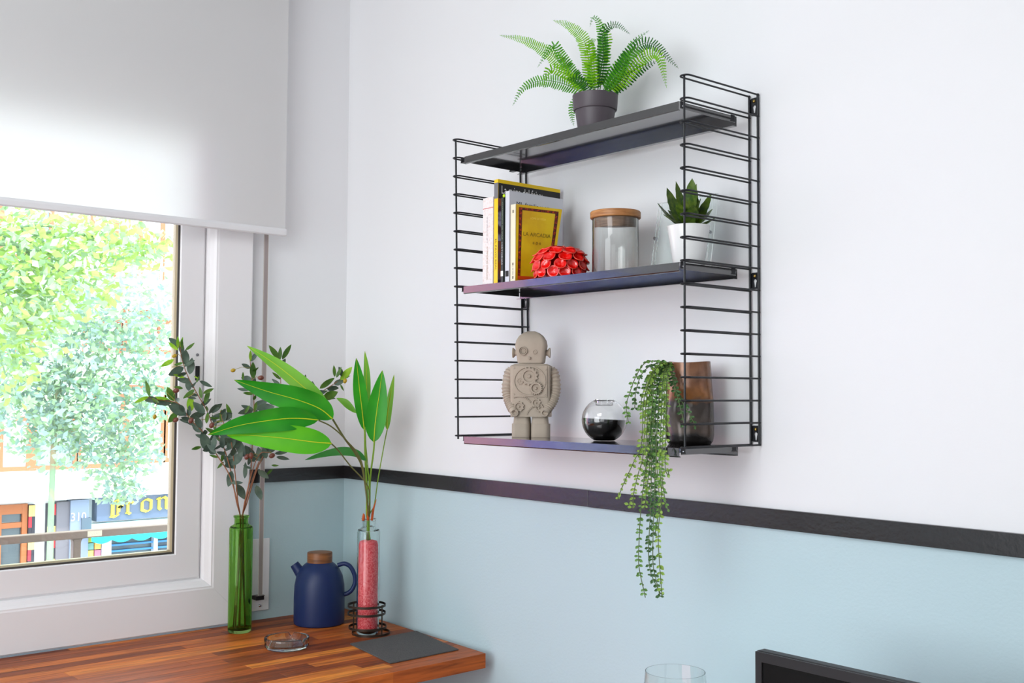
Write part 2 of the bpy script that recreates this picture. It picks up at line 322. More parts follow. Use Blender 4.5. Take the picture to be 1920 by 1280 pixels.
# ================================================================== WALL SHELF
ZS, HS, YF, YB, DX = 2.100, .70, -.2173, -.0058, .0105
STEP = HS/16
def xl(z): return .8269+.018*(ZS-z)/HS
def xr(z): return 1.5327
shelf = root('wall_shelf', (1.18, -.11, 1.39), 'black metal wall shelf with wire ladder sides and three boards', 'shelf')
def side(xf, low):
    fr = put('side_frame', merge(
        tube([(xf(ZS+.001), YF, ZS+.001), (xf(ZS-HS-low), YF, ZS-HS-low)], .0022, 10),
        tube([(xf(ZS)-DX, YB, ZS+.002), (xf(ZS-HS)-DX, YB, ZS-HS-.001)], .0025, 10),
        tube([(xf(ZS)+DX, YB, ZS+.002), (xf(ZS-HS)+DX, YB, ZS-HS-.001)], .0025, 10)), M_wire, shelf, smooth='auto')
    for i in range(17):
        z = ZS-STEP*i; x = xf(z); P = [(x-DX, YB+.003, z)]
        for k in range(13):
            a = pi-pi*k/12; P.append((x+DX*cos(a), YF+.0055-DX*sin(a)*.98, z))
        P.append((x+DX, YB+.003, z))
        put('rung', tube(P, .0019, 8), M_wire, fr, smooth='auto')
    for zt, zb in ((ZS-.004, ZS-STEP+.004), (ZS-8*STEP-.007, ZS-9*STEP+.004), (ZS-15*STEP-.006, ZS-16*STEP+.006)):
        x = xf((zt+zb)/2); zm = zt-.011; r = .0042
        # keyhole plate: outline built round a keyhole
        n = 20; key = []
        for k in range(n):
            a = pi/2+2*pi*k/n; rr = r
            px, pz = rr*cos(a), rr*sin(a)
            if -2.2 < math.atan2(pz, px) < -.9: pz -= .008; px *= .8
            key.append((px, pz))
        outl = []
        for k in range(n):
            a = pi/2+2*pi*k/n; c_, s_ = cos(a), sin(a); m_ = max(abs(c_)/(DX), abs(s_)/((zt-zb)/2)); outl.append((c_/m_, s_/m_))
        zc = (zt+zb)/2
        V = [Vector((x+p[0], -.0035, zc+p[1])) for p in outl]+[Vector((x+p[0], -.0035, zc-.001+p[1])) for p in key]
        V += [v+Vector((0, .0015, 0)) for v in V]
        Fc = []
        for k in range(n):
            k2 = (k+1) % n; Fc += [(k, k2, n+k2, n+k), (3*n+k, 3*n+k2, 2*n+k2, 2*n+k), (n+k, n+k2, 3*n+k2, 3*n+k), (2*n+k, 2*n+k2, k2, k)]
        put('mounting_plate', (V, Fc), M_wire, fr)
        put('screw', lathe([(0, .0), (.0028, .0004), (.0034, .002), (.0034, .0035), (0, .0035)], (x, -.0062, zt-.007), 14, (0, 1, 0)), mat('brass_screw', C(190, 160, 90), .3, metal=1), fr, smooth=True)
side(xl, .008); side(xr, .0)
BX0, BX1, BY_F, BY_B = .8625, 1.5195, -.2185, -.043
BT = [2.0535, 1.7475, 1.3990]
for bi, zt in enumerate(BT):
    x0, x1 = (BX0, BX1) if bi < 2 else (BX0+.006, BX1)
    h, t = .0175, .001
    prof = [(BY_F, zt), (BY_B, zt), (BY_B, zt-.020), (BY_B-.012, zt-.020), (BY_B-.012, zt-.020+t), (BY_B-t, zt-.020+t), (BY_B-t, zt-t), (BY_F+t, zt-t), (BY_F+t, zt-h+.0025), (BY_F+.0045, zt-h+.0015), (BY_F+.0045, zt-h), (BY_F+.001, zt-h), (BY_F, zt-h+.002)]
    bd = put('shelf_board', prism([(x0, y, z) for y, z in prof], (x1-x0, 0, 0)), M_black, shelf)
    for xe, s_ in ((x0, -1), (x1, 1)):
        fl = .013
        put('end_flange', box(xe-.0006 if s_ > 0 else xe, BY_F+.006, zt-fl, xe if s_ > 0 else xe+.0006, BY_B-.004, zt-.0005), M_black, bd)
        xa = (xl(zt)+DX) if s_ < 0 else xr(zt)-DX
        for yy in (BY_F+.012, BY_B-.012):
            put('hook', merge(box(xe, yy-.006, zt-.011, xa-.001*s_, yy+.006, zt-.0095), box(xa-.003*s_-.0006, yy-.006, zt-.011, xa-.003*s_+.0006, yy+.006, zt+.0015)), M_wire, bd)
        put('rivet', lathe([(0, .0012), (.0015, .0006), (.0018, 0), (0, 0)], (xe, BY_F+.012, zt-.007), 10, (s_, 0, 0)), mat('steel', C(190, 190, 195), .2, metal=1), bd)
# ================================================================== ON THE MIDDLE BOARD
ZM = BT[1]+.0003
def flat(name, P, m, parent, off):     # thin print on a surface, P = 4 points (or a fan)
    n = (Vector(P[1])-Vector(P[0])).cross(Vector(P[2])-Vector(P[0])).normalized()
    return put(name, prism([Vector(p)+n*off for p in P], n*.00005), m, parent)
M_page = mat('paper', (.80, .77, .70, 1), .8, bump=(900, .3, .0005))
def book(label, x0, x1, y0, y1, z1, m_spine, m_cover, grp=None):
    """stands upright, spine towards the room, front cover towards +x"""
    r = root('book', ((x0+x1)/2, (y0+y1)/2, ZM), label, 'book', grp)
    t = .0008
    put('page_block', box(x0+t, y0+t*2, ZM+.002, x1-t, y1-.003, z1-.002), M_page, r)
    put('spine', box(x0, y0, ZM, x1, y0+t, z1), m_spine, r)
    put('back_cover', box(x0, y0+t, ZM, x0+t, y1, z1), m_cover, r)
    fc = put('front_cover', box(x1-t, y0+t, ZM, x1, y1, z1), m_cover, r)
    return r, fc
def sp_text(s, x0, x1, y, z_top, length, m, parent, up=False):   # lettering running down a spine (facing -y)
    h = (x1-x0)
    if up: mf = lambda u, v: Vector((x1-v, y-.0003, z_top-length+u))
    else: mf = lambda u, v: Vector((x0+v, y-.0003, z_top-u))
    return put('lettering', text_vf(s, mf, width=length, height=h), m, parent)
ink = mat('black_ink', (.02, .02, .02, 1), .6); M_red = mat('red_print', C(200, 30, 30), .5); M_wht = mat('white_print', (.82, .82, .82, 1), .5)
# 1 white book
m1 = mat('cream_speckled_card', C(236, 228, 226), .5, var=(180, C(225, 205, 200), .5, .7))
b1, c1 = book('white book with a red line across its spine, leftmost on the shelf', .918, .9545, -.206, -.052, 1.9485, m1, m1)
flat('red_line', [(.918, -.206, 1.923), (.9545, -.206, 1.9235), (.9545, -.206, 1.9248), (.918, -.206, 1.9243)], M_red, b1, .0002)
sp_text('LA CONJURA', .932, .9365, -.206, 1.905, .06, mat('grey_ink', C(150, 140, 150), .6), b1, True)
sp_text('EDICIONES DE BOLSILLO', .932, .9365, -.206, 1.835, .075, mat('brown_ink', C(160, 120, 80), .6), b1, True)
# 2 tall yellow and black book
m2s = mat('yellow_cover', C(245, 205, 20), .35); m2c = mat('black_cover', C(32, 30, 30), .3)
X2 = .9705
b2, c2 = book('tall yellow and black book with white title and a picture cover', .957, X2, -.205, -.012, 1.9868, m2s, m2c)
flat('spine_band', [(.957, -.205, 1.943), (X2, -.205, 1.943), (X2, -.205, 1.979), (.957, -.205, 1.979)], mat('grey_print', C(120, 120, 125), .4), b2, .0002)
def cv(y0, z0, y1, z1, x): return [(x, y0, z0), (x, y1, z0), (x, y1, z1), (x, y0, z1)]
flat('yellow_band', cv(-.205, 1.9785, -.012, 1.9868, X2), m2s, b2, .0002)
flat('cover_picture', cv(-.205, 1.757, -.012, 1.943, X2), mat('picture_orange', C(175, 90, 35), .35, var=(35, C(120, 100, 110), .4, .6)), b2, .0002)
flat('cover_picture', cv(-.205, 1.845, -.1, 1.926, X2), mat('picture_lilac', C(180, 175, 205), .35, var=(45, C(90, 60, 70), .45, .6)), b2, .0004)
flat('cover_picture', cv(-.205, ZM, -.012, 1.757, X2), mat('picture_purple', C(70, 55, 75), .35), b2, .0003)
put('lettering', text_vf('La ruina del feixu', lambda u, v: Vector((X2+.0008, -.195+u, 1.9545+v)), width=.125, height=.019), M_wht, b2)
sp_text('EL PAVO REAL', .961, .9665, -.205, 1.850, .072, mat('brown_print', C(90, 65, 10), .5), b2)
# 3 slim dark book
m3 = mat('dark_green_cover', C(38, 46, 42), .35)
X3 = .9985
b3, c3 = book('slim dark green book squeezed in behind the white covered one', X3-.0085, X3, -.212, -.07, 1.940, m3, m3)
sp_text('CUADERNOS DE VIAJE', X3-.0065, X3-.002, -.212, 1.930, .085, mat('grey_green_print', C(140, 155, 130), .5), b3)
sp_text('HISTORIAS', X3-.0065, X3-.002, -.212, 1.838, .05, mat('pale_print', C(190, 190, 190), .5), b3)
flat('label', [(X3-.0085, -.212, 1.762), (X3, -.212, 1.762), (X3, -.212, 1.774), (X3-.0085, -.212, 1.774)], M_wht, b3, .0002)
put('bookmark_dot', lathe([(0, .002), (.003, .0015), (.004, 0), (.003, -.0015), (0, -.002)], (X3-.001, -.210, 1.944), 16, (0, 1, 0)), mat('lime', C(190, 225, 20), .5), b3, smooth=True)
# 4 white covered book
m4 = mat('pale_grey_cover', C(212, 214, 222), .4)
X4 = 1.0155
b4, c4 = book('pale grey book standing behind the yellow bordered one', X4-.014, X4, -.209, -.045, 1.9535, m4, m4)
put('lettering', text_vf('MI  familia y otros', lambda u, v: Vector((X4+.0004, -.188+u, 1.9195+v)), width=.12, height=.012), ink, b4)
flat('label', [(X4-.0125, -.209, 1.7605), (X4-.0015, -.209, 1.7605), (X4-.0015, -.209, 1.7735), (X4-.0125, -.209, 1.7735)], ink, b4, .0002)
# 5 yellow bordered book, front cover swinging open a little
m5s = mat('cream_spine', C(232, 226, 200), .5); m5 = mat('mustard_cover', C(222, 188, 18), .35, var=(14, C(205, 160, 15), .4, .6))
TL, BL = at(972.5, 383, 0, 1.036), Vector((1.036, -.208, ZM)); TL = Vector((1.036, -.206, TL.z))
TR = at(1054, 392.5, 0, 1.064); BR = Vector((1.050, at(1034, 519, 0, 1.050).y, ZM))
b5 = root('book', (1.03, -.14, ZM), 'yellow book with a dark red patterned border, its front cover lifting open', 'book')
x0 = 1.0195
put('page_block', box(x0+.001, -.206, ZM+.002, 1.0345, -.078, TL.z-.003), M_page, b5)
put('spine', box(x0, -.2085, ZM, 1.036, -.2075, TL.z), m5s, b5)
put('back_cover', box(x0-.0002, -.2075, ZM, x0+.0006, -.076, TL.z), m5, b5)
def Q(u, v, o=0.):
    p = BL.lerp(BR, u).lerp(TL.lerp(TR, u), v)
    # covers bow slightly outwards
    n = (BR-BL).cross(TL-BL).normalized(); n = n if n.x > 0 else -n
    return p + n*(o + .0)
def qsurf(u0, v0, u1, v1, o, t=.0001, k=6):
    V, Fc = [], []
    for j in range(k+1):
        for i in range(k+1): V.append(Q(u0+(u1-u0)*i/k, v0+(v1-v0)*j/k, o))
    for j in range(k):
        for i in range(k): a = j*(k+1)+i; Fc.append((a, a+1, a+k+2, a+k+1))
    return V, Fc
fc = qsurf(0, 0, 1, 1, 0); bk = [p+Vector((-.0007, 0, 0)) for p in fc[0]]
fcov = put('front_cover', merge(fc, (bk, [tuple(reversed(q)) for q in fc[1]])), m5, b5, smooth=True)
mb = mat('border_red', C(120, 25, 12), .4, var=(330, C(50, 25, 22), .47, .53))
mb2 = mat('border_orange', C(190, 60, 25), .4, var=(260, C(95, 25, 12), .45, .55))
for a in ((.055, .93, .93, .965), (.055, .035, .13, .93), (.86, .035, .935, .93), (.055, .025, .935, .06)):
    a = (a[0], min(a[1], a[3]), a[2], max(a[1], a[3])); put('border', qsurf(*a, .0003), mb, fcov)
for k in range(7):
    put('border_motif', qsurf(.07+k*.12, .945-.008, .07+k*.12+.05, .958, .0005, k=1), mb2, fcov)
for k in range(12):
    for u in (.07, .875): put('border_motif', qsurf(u, .08+k*.072, u+.045, .08+k*.072+.03, .0005, k=1), mb2, fcov)
put('border', qsurf(.055, .03, .935, .075, .0006), mat('cover_orange', C(205, 70, 20), .4), fcov)
pw, ph = 1/.125, 1/.17
put('lettering', text_vf('LA ARCADIA', lambda u, v: Q(.17+u*5.6, .60+v*6, .0006), width=.115, height=.0085), mat('olive_ink', C(120, 105, 20), .5), fcov)
put('lettering', text_vf('LOPE DE VEGA', lambda u, v: Q(.32+u*5.6, .825+v*6, .0006), width=.062, height=.0042), mat('pale_yellow_ink', C(240, 215, 90), .5), fcov)
V, Fc = [], []
for cx_, rr in ((.42, .03), (.50, .038), (.58, .03)):
    for q in range(8):
        a0 = 2*pi*q/8; n_ = len(V)
        for (aa, r_) in ((a0-.25, rr*.45), (a0, rr), (a0+.25, rr*.45), (a0, rr*.2)): V.append(Q(cx_+r_*cos(aa), .515+r_*sin(aa)*.75, .0007))
        Fc.append((n_, n_+1, n_+2, n_+3))
put('ornament', (V, Fc), mat('dark_brown_ink', C(60, 40, 10), .5), fcov)
for z_, h_ in ((TL.z-.016, .007), (1.787, .006), (1.757, .006)):
    flat('spine_mark', [(1.0255, -.2085, z_-h_/2), (1.0305, -.2085, z_-h_/2), (1.0305, -.2085, z_+h_/2), (1.0255, -.2085, z_+h_/2)], mat('spine_grey', C(140, 130, 110), .5), b5, .0002)
sp_text('L. DE VEGA', 1.0265, 1.0295, -.2085, 1.782, .020, ink, b5)
# red petal candle holder
RC = at(1050, 495, 1, -.166); RC.z = ZM
pet = root('petal_candle_holder', RC, 'glossy red ceramic candle holder covered in cupped petals', 'candle holder')
mred = mat('red_glaze', C(232, 16, 10), .12, spec=.7, coat=.6); mredl = mat('red_glaze_rim', C(245, 90, 75), .2)
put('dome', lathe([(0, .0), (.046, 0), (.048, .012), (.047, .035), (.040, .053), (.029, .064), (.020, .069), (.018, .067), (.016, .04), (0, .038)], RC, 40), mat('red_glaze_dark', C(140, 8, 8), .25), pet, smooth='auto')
# one petal mesh: shallow cup facing +x, hanging down a little
V, Fc = [], []; NR, NA = 4, 18
for i in range(NR+1):
    for j in range(NA):
        r_ = .0138*i/NR; a = 2*pi*j/NA
        V.append(Vector((.0066*(i/NR)**2.4+.0012*(i/NR)*sin(3*a+1), r_*cos(a)*1.03, r_*sin(a))))
for i in range(NR):
    for j in range(NA): a, b_ = i*NA, (i+1)*NA; Fc.append((a+j, b_+j, b_+(j+1) % NA, a+(j+1) % NA))
n0 = len(V); V += [v+Vector((-.0017, 0, 0))+Vector((0, v.y, v.z))*.05 for v in V[:n0]]; m0 = len(Fc); Fc += [tuple(reversed([q+n0 for q in f])) for f in Fc[:m0]]
for j in range(NA): a = NR*NA; Fc.append((a+j, n0+a+j, n0+a+(j+1) % NA, a+(j+1) % NA))
pm = bpy.data.meshes.new('petal'); pm.from_pydata([tuple(v) for v in V], [], Fc); pm.update(); pm.shade_smooth()
pm.materials.append(mred); pm.materials.append(mredl)
for i, p in enumerate(pm.polygons): p.material_index = 1 if i >= m0*2 or 0 else 0
rp_ = random.Random(3)
for ri, (rad, z, n_, tilt, sc) in enumerate(((.0525, .0135, 12, 14, .95), (.0560, .0295, 12, 26, 1.0), (.0560, .0455, 11, 46, 1.05), (.0470, .0595, 10, 66, 1.1), (.0300, .0690, 7, 80, 1.05))):
    for k in range(n_):
        a = 2*pi*(k+.5*(ri % 2))/n_+rp_.uniform(-.05, .05)
        o = bpy.data.objects.new('petal', pm); COL.objects.link(o); o.parent = pet
        o.location = (rad*cos(a), rad*sin(a), z); sc_ = sc*rp_.uniform(.94, 1.05)
        o.rotation_euler = (rp_.uniform(-.15, .15), radians(-tilt+rp_.uniform(-6, 6))+.12, a+rp_.uniform(-.1, .1)); o.scale = (sc_,)*3
pet.scale = (.94, .94, .90)
# glass jar with bamboo lid
JC = at(1154, 450, 1, -.112); JC.z = ZM
jar = root('storage_jar', JC, 'clear glass storage jar with a round bamboo lid', 'jar')
M_glass = glassmat('clear_glass', (.985, .995, .99, 1)); zj = at(1154, 411, 1, -.112).z-JC.z
put('glass_body', lathe([(0, 0), (.045, 0), (.0485, .003), (.0495, .008), (.0495, zj-.002), (.0490, zj), (.0478, zj), (.0472, zj-.002), (.0472, .009), (.045, .005), (0, .0045)], JC, 64), M_glass, jar, smooth='auto')
m_b = mat('bamboo', C(196, 140, 84), .45, var=(26, C(160, 104, 58), .35, .65, (1, 1, 9)))
ld_ = put('lid', lathe([(0, zj+.0005), (.0525, zj+.0005), (.0540, zj+.002), (.0540, zj+.0135), (.0525, zj+.0155), (0, zj+.0155)], JC, 64), m_b, jar, smooth='auto')
put('lid_plug', lathe([(0, zj+.0002), (.0440, zj+.0002), (.0440, zj-.020), (.043, zj-.0215), (0, zj-.0215)], JC, 48), mat('bamboo_plug', C(176, 140, 114), .5, var=(26, C(120, 92, 74), .35, .65, (1, 1, 9))), jar, smooth='auto')
# acrylic photo frame (two clear panes)
fr_y = -.045
fA, fB, fC_, fD = at(1218, 492, 1, -.062), at(1330, 489, 1, -.050), at(1346, 362, 1, -.028), at(1236, 381, 1, -.040)
fA.z = fB.z = ZM
pf = root('photo_frame', (fA+fB)/2, 'clear acrylic photo frame leaning behind the white potted succulent', 'photo frame')
nv = (fB-fA).cross(fD-fA).normalized(); nv = nv if nv.y < 0 else -nv
M_ac = glassmat('acrylic', (.985, .998, .994, 1), 0, 1.2)
put('rear_pane', prism([fA, fB, fC_, fD], -nv*.003), M_ac, pf)
g1, g2, g3, g4 = fA+(fB-fA)*.10, fA+(fB-fA)*.97, fD+(fC_-fD)*.97-(fD-fA)*.03, fD+(fC_-fD)*.10-(fD-fA)*.03
put('front_pane', prism([p+nv*.006 for p in (g1, g2, g3, g4)], nv*.0025), M_ac, pf)
for px_, py_ in ((1229, 447), (1329, 434)):
    d_ = ray(px_, py_); t_ = (fA+nv*.006-CAM).dot(nv)/d_.dot(nv); c_ = CAM+d_*t_
    put('standoff', lathe([(0, -.0065), (.0035, -.0065), (.0035, .004), (.0025, .005), (0, .005)], c_, 20, nv), mat('steel', C(190, 190, 195), .2, metal=1), pf, smooth='auto')
# white pot with aloe-like succulent
SC = at(1291, 450, 1, -.125); SC.z = ZM; zr = at(1291, 424, 1, -.125).z-ZM
suc = root('potted_succulent', SC, 'small spiky succulent in a tapered white pot', 'plant')
put('pot', lathe([(0, 0), (.028, 0), (.030, .003), (.0415, zr-.006), (.0425, zr-.001), (.0418, zr), (.040, zr-.0005), (.0385, zr-.008), (0, zr-.010)], SC, 48), mat('white_glaze', (.82, .82, .81, 1), .18, spec=.6), suc, smooth='auto')
M_suc = leafmat('succulent_green', C(92, 118, 32), C(54, 84, 28), .15, .35, 90)
def blade(base, tip, w, up, thick=.004, bend=.01, m=M_suc, parent=None, name='leaf', teeth=True, n=10, wpeak=.3):
    base, tip = Vector(base), Vector(tip); ax = tip-base; L = ax.length; t = ax.normalized(); up = Vector(up); up = (up-t*up.dot(t)).normalized(); sd = t.cross(up)
    V, Fc = [], []
    for i in range(n+1):
        s = i/n; prof = (math.sin(pi*min(1, s/wpeak)/2) if s < wpeak else cos(pi/2*(s-wpeak)/(1-wpeak))**.75)*.999+.001
        if s < wpeak: prof = .72+.28*prof
        ww = w*prof; th = thick*(1-s*.75); c = base+ax*s+up*bend*(s*s-s)*2
        if teeth and i % 2: ww *= .9
        V += [c-sd*ww+up*th*.9, c-up*th*.5, c+sd*ww+up*th*.9, c+up*th*.35]
    for i in range(n):
        for j in range(4): a, b_ = i*4, (i+1)*4; Fc.append((a+j, a+(j+1) % 4, b_+(j+1) % 4, b_+j))
    Fc += [(3, 2, 1, 0), (n*4, n*4+1, n*4+2, n*4+3)]
    return put(name, (V, Fc), m, parent, smooth='auto')
bc = SC+Vector((0, 0, zr-.008))
dS = depth_of(bc)
tips = [(1233, 381, 0, .010, 10), (1250, 352, .02, .013, 8), (1267, 340, -.005, .010, 4), (1298, 334, .01, .013, 2), (1306, 345, -.02, .010, 0), (1334, 363, .0, .012, 6), (1336, 392, -.015, .014, 8), (1244, 402, -.03, .010, 6), (1252, 394, .015, .010, 6), (1330, 402, .02, .010, 6), (1342, 408, -.005, .007, 6), (1283, 372, -.045, .013, 5), (1300, 385, -.05, .013, 5), (1314, 372, -.03, .012, 5), (1270, 378, -.045, .012, 5)]
for i, (tx, ty, dd, w, bn) in enumerate(tips):
    tp = dp(tx, ty, dS+dd); out = (tp-bc); b0 = bc+Vector((out.x, out.y, 0))*.12+Vector((0, 0, .002+.018*(i % 5)/5))
    if tp.y > -.012: tp.y = -.012
    blade(b0, tp, w*1.4, Vector((0, 0, 1)) - out.normalized()*.3 - Vector((-.75, .65, 0))*0.0 + Vector((.3, -.3, 0)), .0035, bn*.001, parent=suc, n=12)
put('plant_core', lathe([(0, 0), (.012, 0), (.014, .012), (.010, .03), (0, .036)], bc, 16), M_suc, suc, smooth=True)
# ================================================================== TOP BOARD: FERN
ZTP = BT[0]+.0003
PC = at(1116, 190, 1, -.125); PC.z = ZTP; zp = at(1116, 180, 1, -.125).z-ZTP
fern = root('potted_fern', PC, 'bright green fern in a dark grey plastic pot on the top shelf', 'plant')
m_pot = mat('dark_plastic', C(80, 72, 78), .45)
put('pot', lathe([(0, 0), (.034, 0), (.0355, .002), (.0435, zp-.034), (.0435, zp-.033), (.0465, zp-.033), (.0475, zp-.031), (.0495, zp-.002), (.0495, zp), (.0475, zp), (.046, zp-.010), (0, zp-.012)], PC, 56), m_pot, fern, smooth='auto')
put('soil', lathe([(0, zp-.006), (.045, zp-.0105), (.0455, zp-.0118), (0, zp-.0118)], PC, 32), mat('soil', C(60, 45, 35), .9), fern)
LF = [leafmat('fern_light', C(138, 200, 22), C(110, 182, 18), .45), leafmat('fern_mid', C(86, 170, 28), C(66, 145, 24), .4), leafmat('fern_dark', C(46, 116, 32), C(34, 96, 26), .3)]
stemg = mat('fern_stem', C(60, 90, 35), .5)
def frond(px, ys, w, m, n=26, tw=0.):
    """px: pixel path base->tip measured on the photo, ys: wall distance at base and tip"""
    k = len(px); P = []
    for i, (x, y) in enumerate(px):
        t = i/(k-1); P.append(at(x, y, 1, ys[0]+(ys[1]-ys[0])*t))
    P = smooth_path(P, 8); N = len(P)-1
    cum = [0.]
    for a, b_ in zip(P, P[1:]): cum.append(cum[-1]+(b_-a).length)
    def pos(s):
        d_ = s*cum[-1]
        for i in range(N):
            if cum[i+1] >= d_: return P[i].lerp(P[i+1], (d_-cum[i])/max(1e-9, cum[i+1]-cum[i])), (P[i+1]-P[i]).normalized()
        return P[-1], (P[-1]-P[-2]).normalized()
    parts = [tube(P, [.0011*(1-.7*i/N) for i in range(N+1)], 5)]
    view = (pos(.5)[0]-CAM).normalized()
    V, Fc = [], []
    nl = max(12, int(cum[-1]/.0069))
    for i in range(nl):
        s = .10+.90*i/nl; c, t = pos(s)
        L = w*(min(1, (s+.15)/.35))*(1-max(0, (s-.35)/.65)**1.5)*random.uniform(.9, 1.08)+.0015
        sd = t.cross(view).normalized()
        nn = (view*-1+sd*tw).normalized()
        for sg in (-1, 1):
            d_ = (sd*sg*1.0+t*.32+nn*random.uniform(-.35, .15)+Vector((0, 0, -.1))).normalized(); wd = (t-d_*t.dot(d_)).normalized()*min(.0020, L*.18)
            nz = d_.cross(wd).normalized()*.0006; n_ = len(V)
            V += [c-wd*.4, c+wd*.4, c+d_*L*.3+wd+nz, c+d_*L*.85+wd*.8, c+d_*L+nz*-1.5, c+d_*L*.85-wd*.8, c+d_*L*.3-wd+nz, c+d_*L*.5-nz]
            Fc += [(n_, n_+1, n_+7), (n_+1, n_+2, n_+7), (n_+2, n_+3, n_+7), (n_+3, n_+4, n_+7), (n_+4, n_+5, n_+7), (n_+5, n_+6, n_+7), (n_+6, n_, n_+7)]
    fo = put('frond', (V, Fc), m, fern)
    put('midrib', parts[0], m, fo)
L_, M_, D_ = LF
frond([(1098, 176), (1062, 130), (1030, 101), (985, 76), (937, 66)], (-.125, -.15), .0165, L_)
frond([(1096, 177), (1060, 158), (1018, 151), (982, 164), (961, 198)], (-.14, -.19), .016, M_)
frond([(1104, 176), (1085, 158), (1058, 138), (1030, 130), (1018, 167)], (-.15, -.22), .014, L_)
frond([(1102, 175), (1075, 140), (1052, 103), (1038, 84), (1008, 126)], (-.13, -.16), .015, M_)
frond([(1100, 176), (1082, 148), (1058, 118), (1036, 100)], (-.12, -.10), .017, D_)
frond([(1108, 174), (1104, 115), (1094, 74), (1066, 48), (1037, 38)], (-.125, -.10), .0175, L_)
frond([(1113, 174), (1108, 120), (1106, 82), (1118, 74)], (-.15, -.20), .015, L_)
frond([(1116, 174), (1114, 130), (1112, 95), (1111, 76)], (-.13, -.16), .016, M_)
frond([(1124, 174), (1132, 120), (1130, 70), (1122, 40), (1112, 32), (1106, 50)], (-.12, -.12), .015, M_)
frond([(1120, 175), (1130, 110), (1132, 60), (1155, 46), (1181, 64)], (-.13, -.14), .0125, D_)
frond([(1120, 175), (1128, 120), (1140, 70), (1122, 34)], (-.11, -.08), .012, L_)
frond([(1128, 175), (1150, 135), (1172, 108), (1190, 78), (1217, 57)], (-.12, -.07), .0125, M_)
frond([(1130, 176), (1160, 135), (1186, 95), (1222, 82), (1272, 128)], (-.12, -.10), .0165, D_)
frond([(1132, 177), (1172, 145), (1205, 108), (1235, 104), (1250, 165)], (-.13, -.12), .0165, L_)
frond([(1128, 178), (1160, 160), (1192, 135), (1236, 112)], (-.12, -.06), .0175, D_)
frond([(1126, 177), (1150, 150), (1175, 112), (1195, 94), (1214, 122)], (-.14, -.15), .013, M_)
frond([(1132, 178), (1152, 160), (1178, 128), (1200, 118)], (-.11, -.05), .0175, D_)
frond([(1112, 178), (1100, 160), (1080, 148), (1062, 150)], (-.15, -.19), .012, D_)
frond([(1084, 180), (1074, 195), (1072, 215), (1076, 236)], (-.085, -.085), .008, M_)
# ================================================================== ON THE BOTTOM BOARD
ZL = BT[2]+.0003
def local(c, ang):   # frame of a figure: returns f(right, front, up) -> world
    r_, f_ = Vector((cos(ang), sin(ang), 0)), Vector((sin(ang), -cos(ang), 0))   # right of the viewer, towards viewer
    return lambda a, b_, z: Vector(c)+r_*a+f_*b_+Vector((0, 0, z))
RB = at(996, 760, 1, -.118); RB.z = ZL
rob = root('robot_figurine', RB, 'beige concrete retro robot figurine with ribbed arms and gear reliefs', 'figurine')
T = local(RB, radians(41)); RR = (T(1, 0, 0)-RB); FFv = (T(0, 1, 0)-RB)
conc = mat('concrete', C(176, 163, 148), .8, bump=(500, .15, .0006), var=(25, C(168, 155, 140), .4, .7))
conc2 = mat('concrete_relief', C(168, 155, 140), .8)
k_ = .2435/198          # metres per photo pixel at the figurine
def rbox(xc, w0, w1, d0, d1, z0, z1, yc=0., r=.006, seg=6, rows=4, top=0., bulge=0.):
    """rounded-rectangle column, w/d bottom and top half widths"""
    V, Fc = [], []; n = seg*4
    ring = []
    for j in range(rows+1):
        s = j/rows; w = w0+(w1-w0)*s+bulge*sin(pi*s); d = d0+(d1-d0)*s+bulge*sin(pi*s); z = z0+(z1-z0)*s
        for q in range(4):
            cx, cy = ((1, 1), (-1, 1), (-1, -1), (1, -1))[q]
            for k in range(seg):
                a = pi/2*(q+k/(seg-1)); V.append(T(xc+cx*(w-r)+r*cos(a), yc+cy*(d-r)+r*sin(a), z))
    for j in range(rows):
        for i in range(n): a, b_ = j*n, (j+1)*n; Fc.append((a+i, b_+i, b_+(i+1) % n, a+(i+1) % n))
    Fc.append(tuple(range(n))); 
    if top:   # domed cap
        prev = rows*n
        for s in (.35, .65, .86, .97):
            sc = math.sqrt(max(0, 1-s*s)); b0 = len(V)
            for i in range(n):
                p = V[rows*n+i]; c0 = T(xc, yc, z1); V.append(c0+(p-c0)*sc+Vector((0, 0, top*s)))
            for i in range(n): Fc.append((prev+i, b0+i, b0+(i+1) % n, prev+(i+1) % n))
            prev = b0
        Fc.append(tuple(reversed(range(prev, prev+n))))
    else: Fc.append(tuple(reversed(range(rows*n, rows*n+n))))
    return V, Fc
P_ = k_
# legs: boot + shin
for s in (-1, 1):
    lg = put('leg', merge(rbox(s*18*P_, 17*P_, 17*P_, .022, .022, .0, 25*P_, r=.011), rbox(s*17*P_, 15.5*P_, 14*P_, .019, .016, 25*P_, 42*P_, r=.010)), conc, rob, smooth='auto')
put('torso', merge(rbox(0, 37*P_, 38*P_, .025, .026, 38*P_, 132*P_, yc=0, r=.008), rbox(0, 38*P_, 30*P_, .026, .020, 132*P_, 136*P_, r=.008), rbox(0, 23*P_, 22*P_, .016, .016, 134*P_, 142*P_, r=.008)), conc, rob, smooth='auto')
hd = put('head', rbox(0, 24.5*P_, 29*P_, .021, .025, 138*P_, 170*P_, r=.009, top=28*P_), conc, rob, smooth='auto')
for s in (-1, 1):
    put('ear', merge(lathe([(0, 0), (5.5*P_, 0), (5.5*P_, 4*P_), (9.5*P_, 8*P_), (9.5*P_, 9.5*P_), (0, 9.5*P_)], T(s*26*P_, 0, 157*P_), 20, RR*s)), conc, rob, smooth='auto')
fz = .0236
def relief(name, x, z, prof, parent, n=24, m=conc2, y=fz): return put(name, lathe(prof, T(x*P_, y, z*P_), n, FFv), m, parent, smooth='auto')
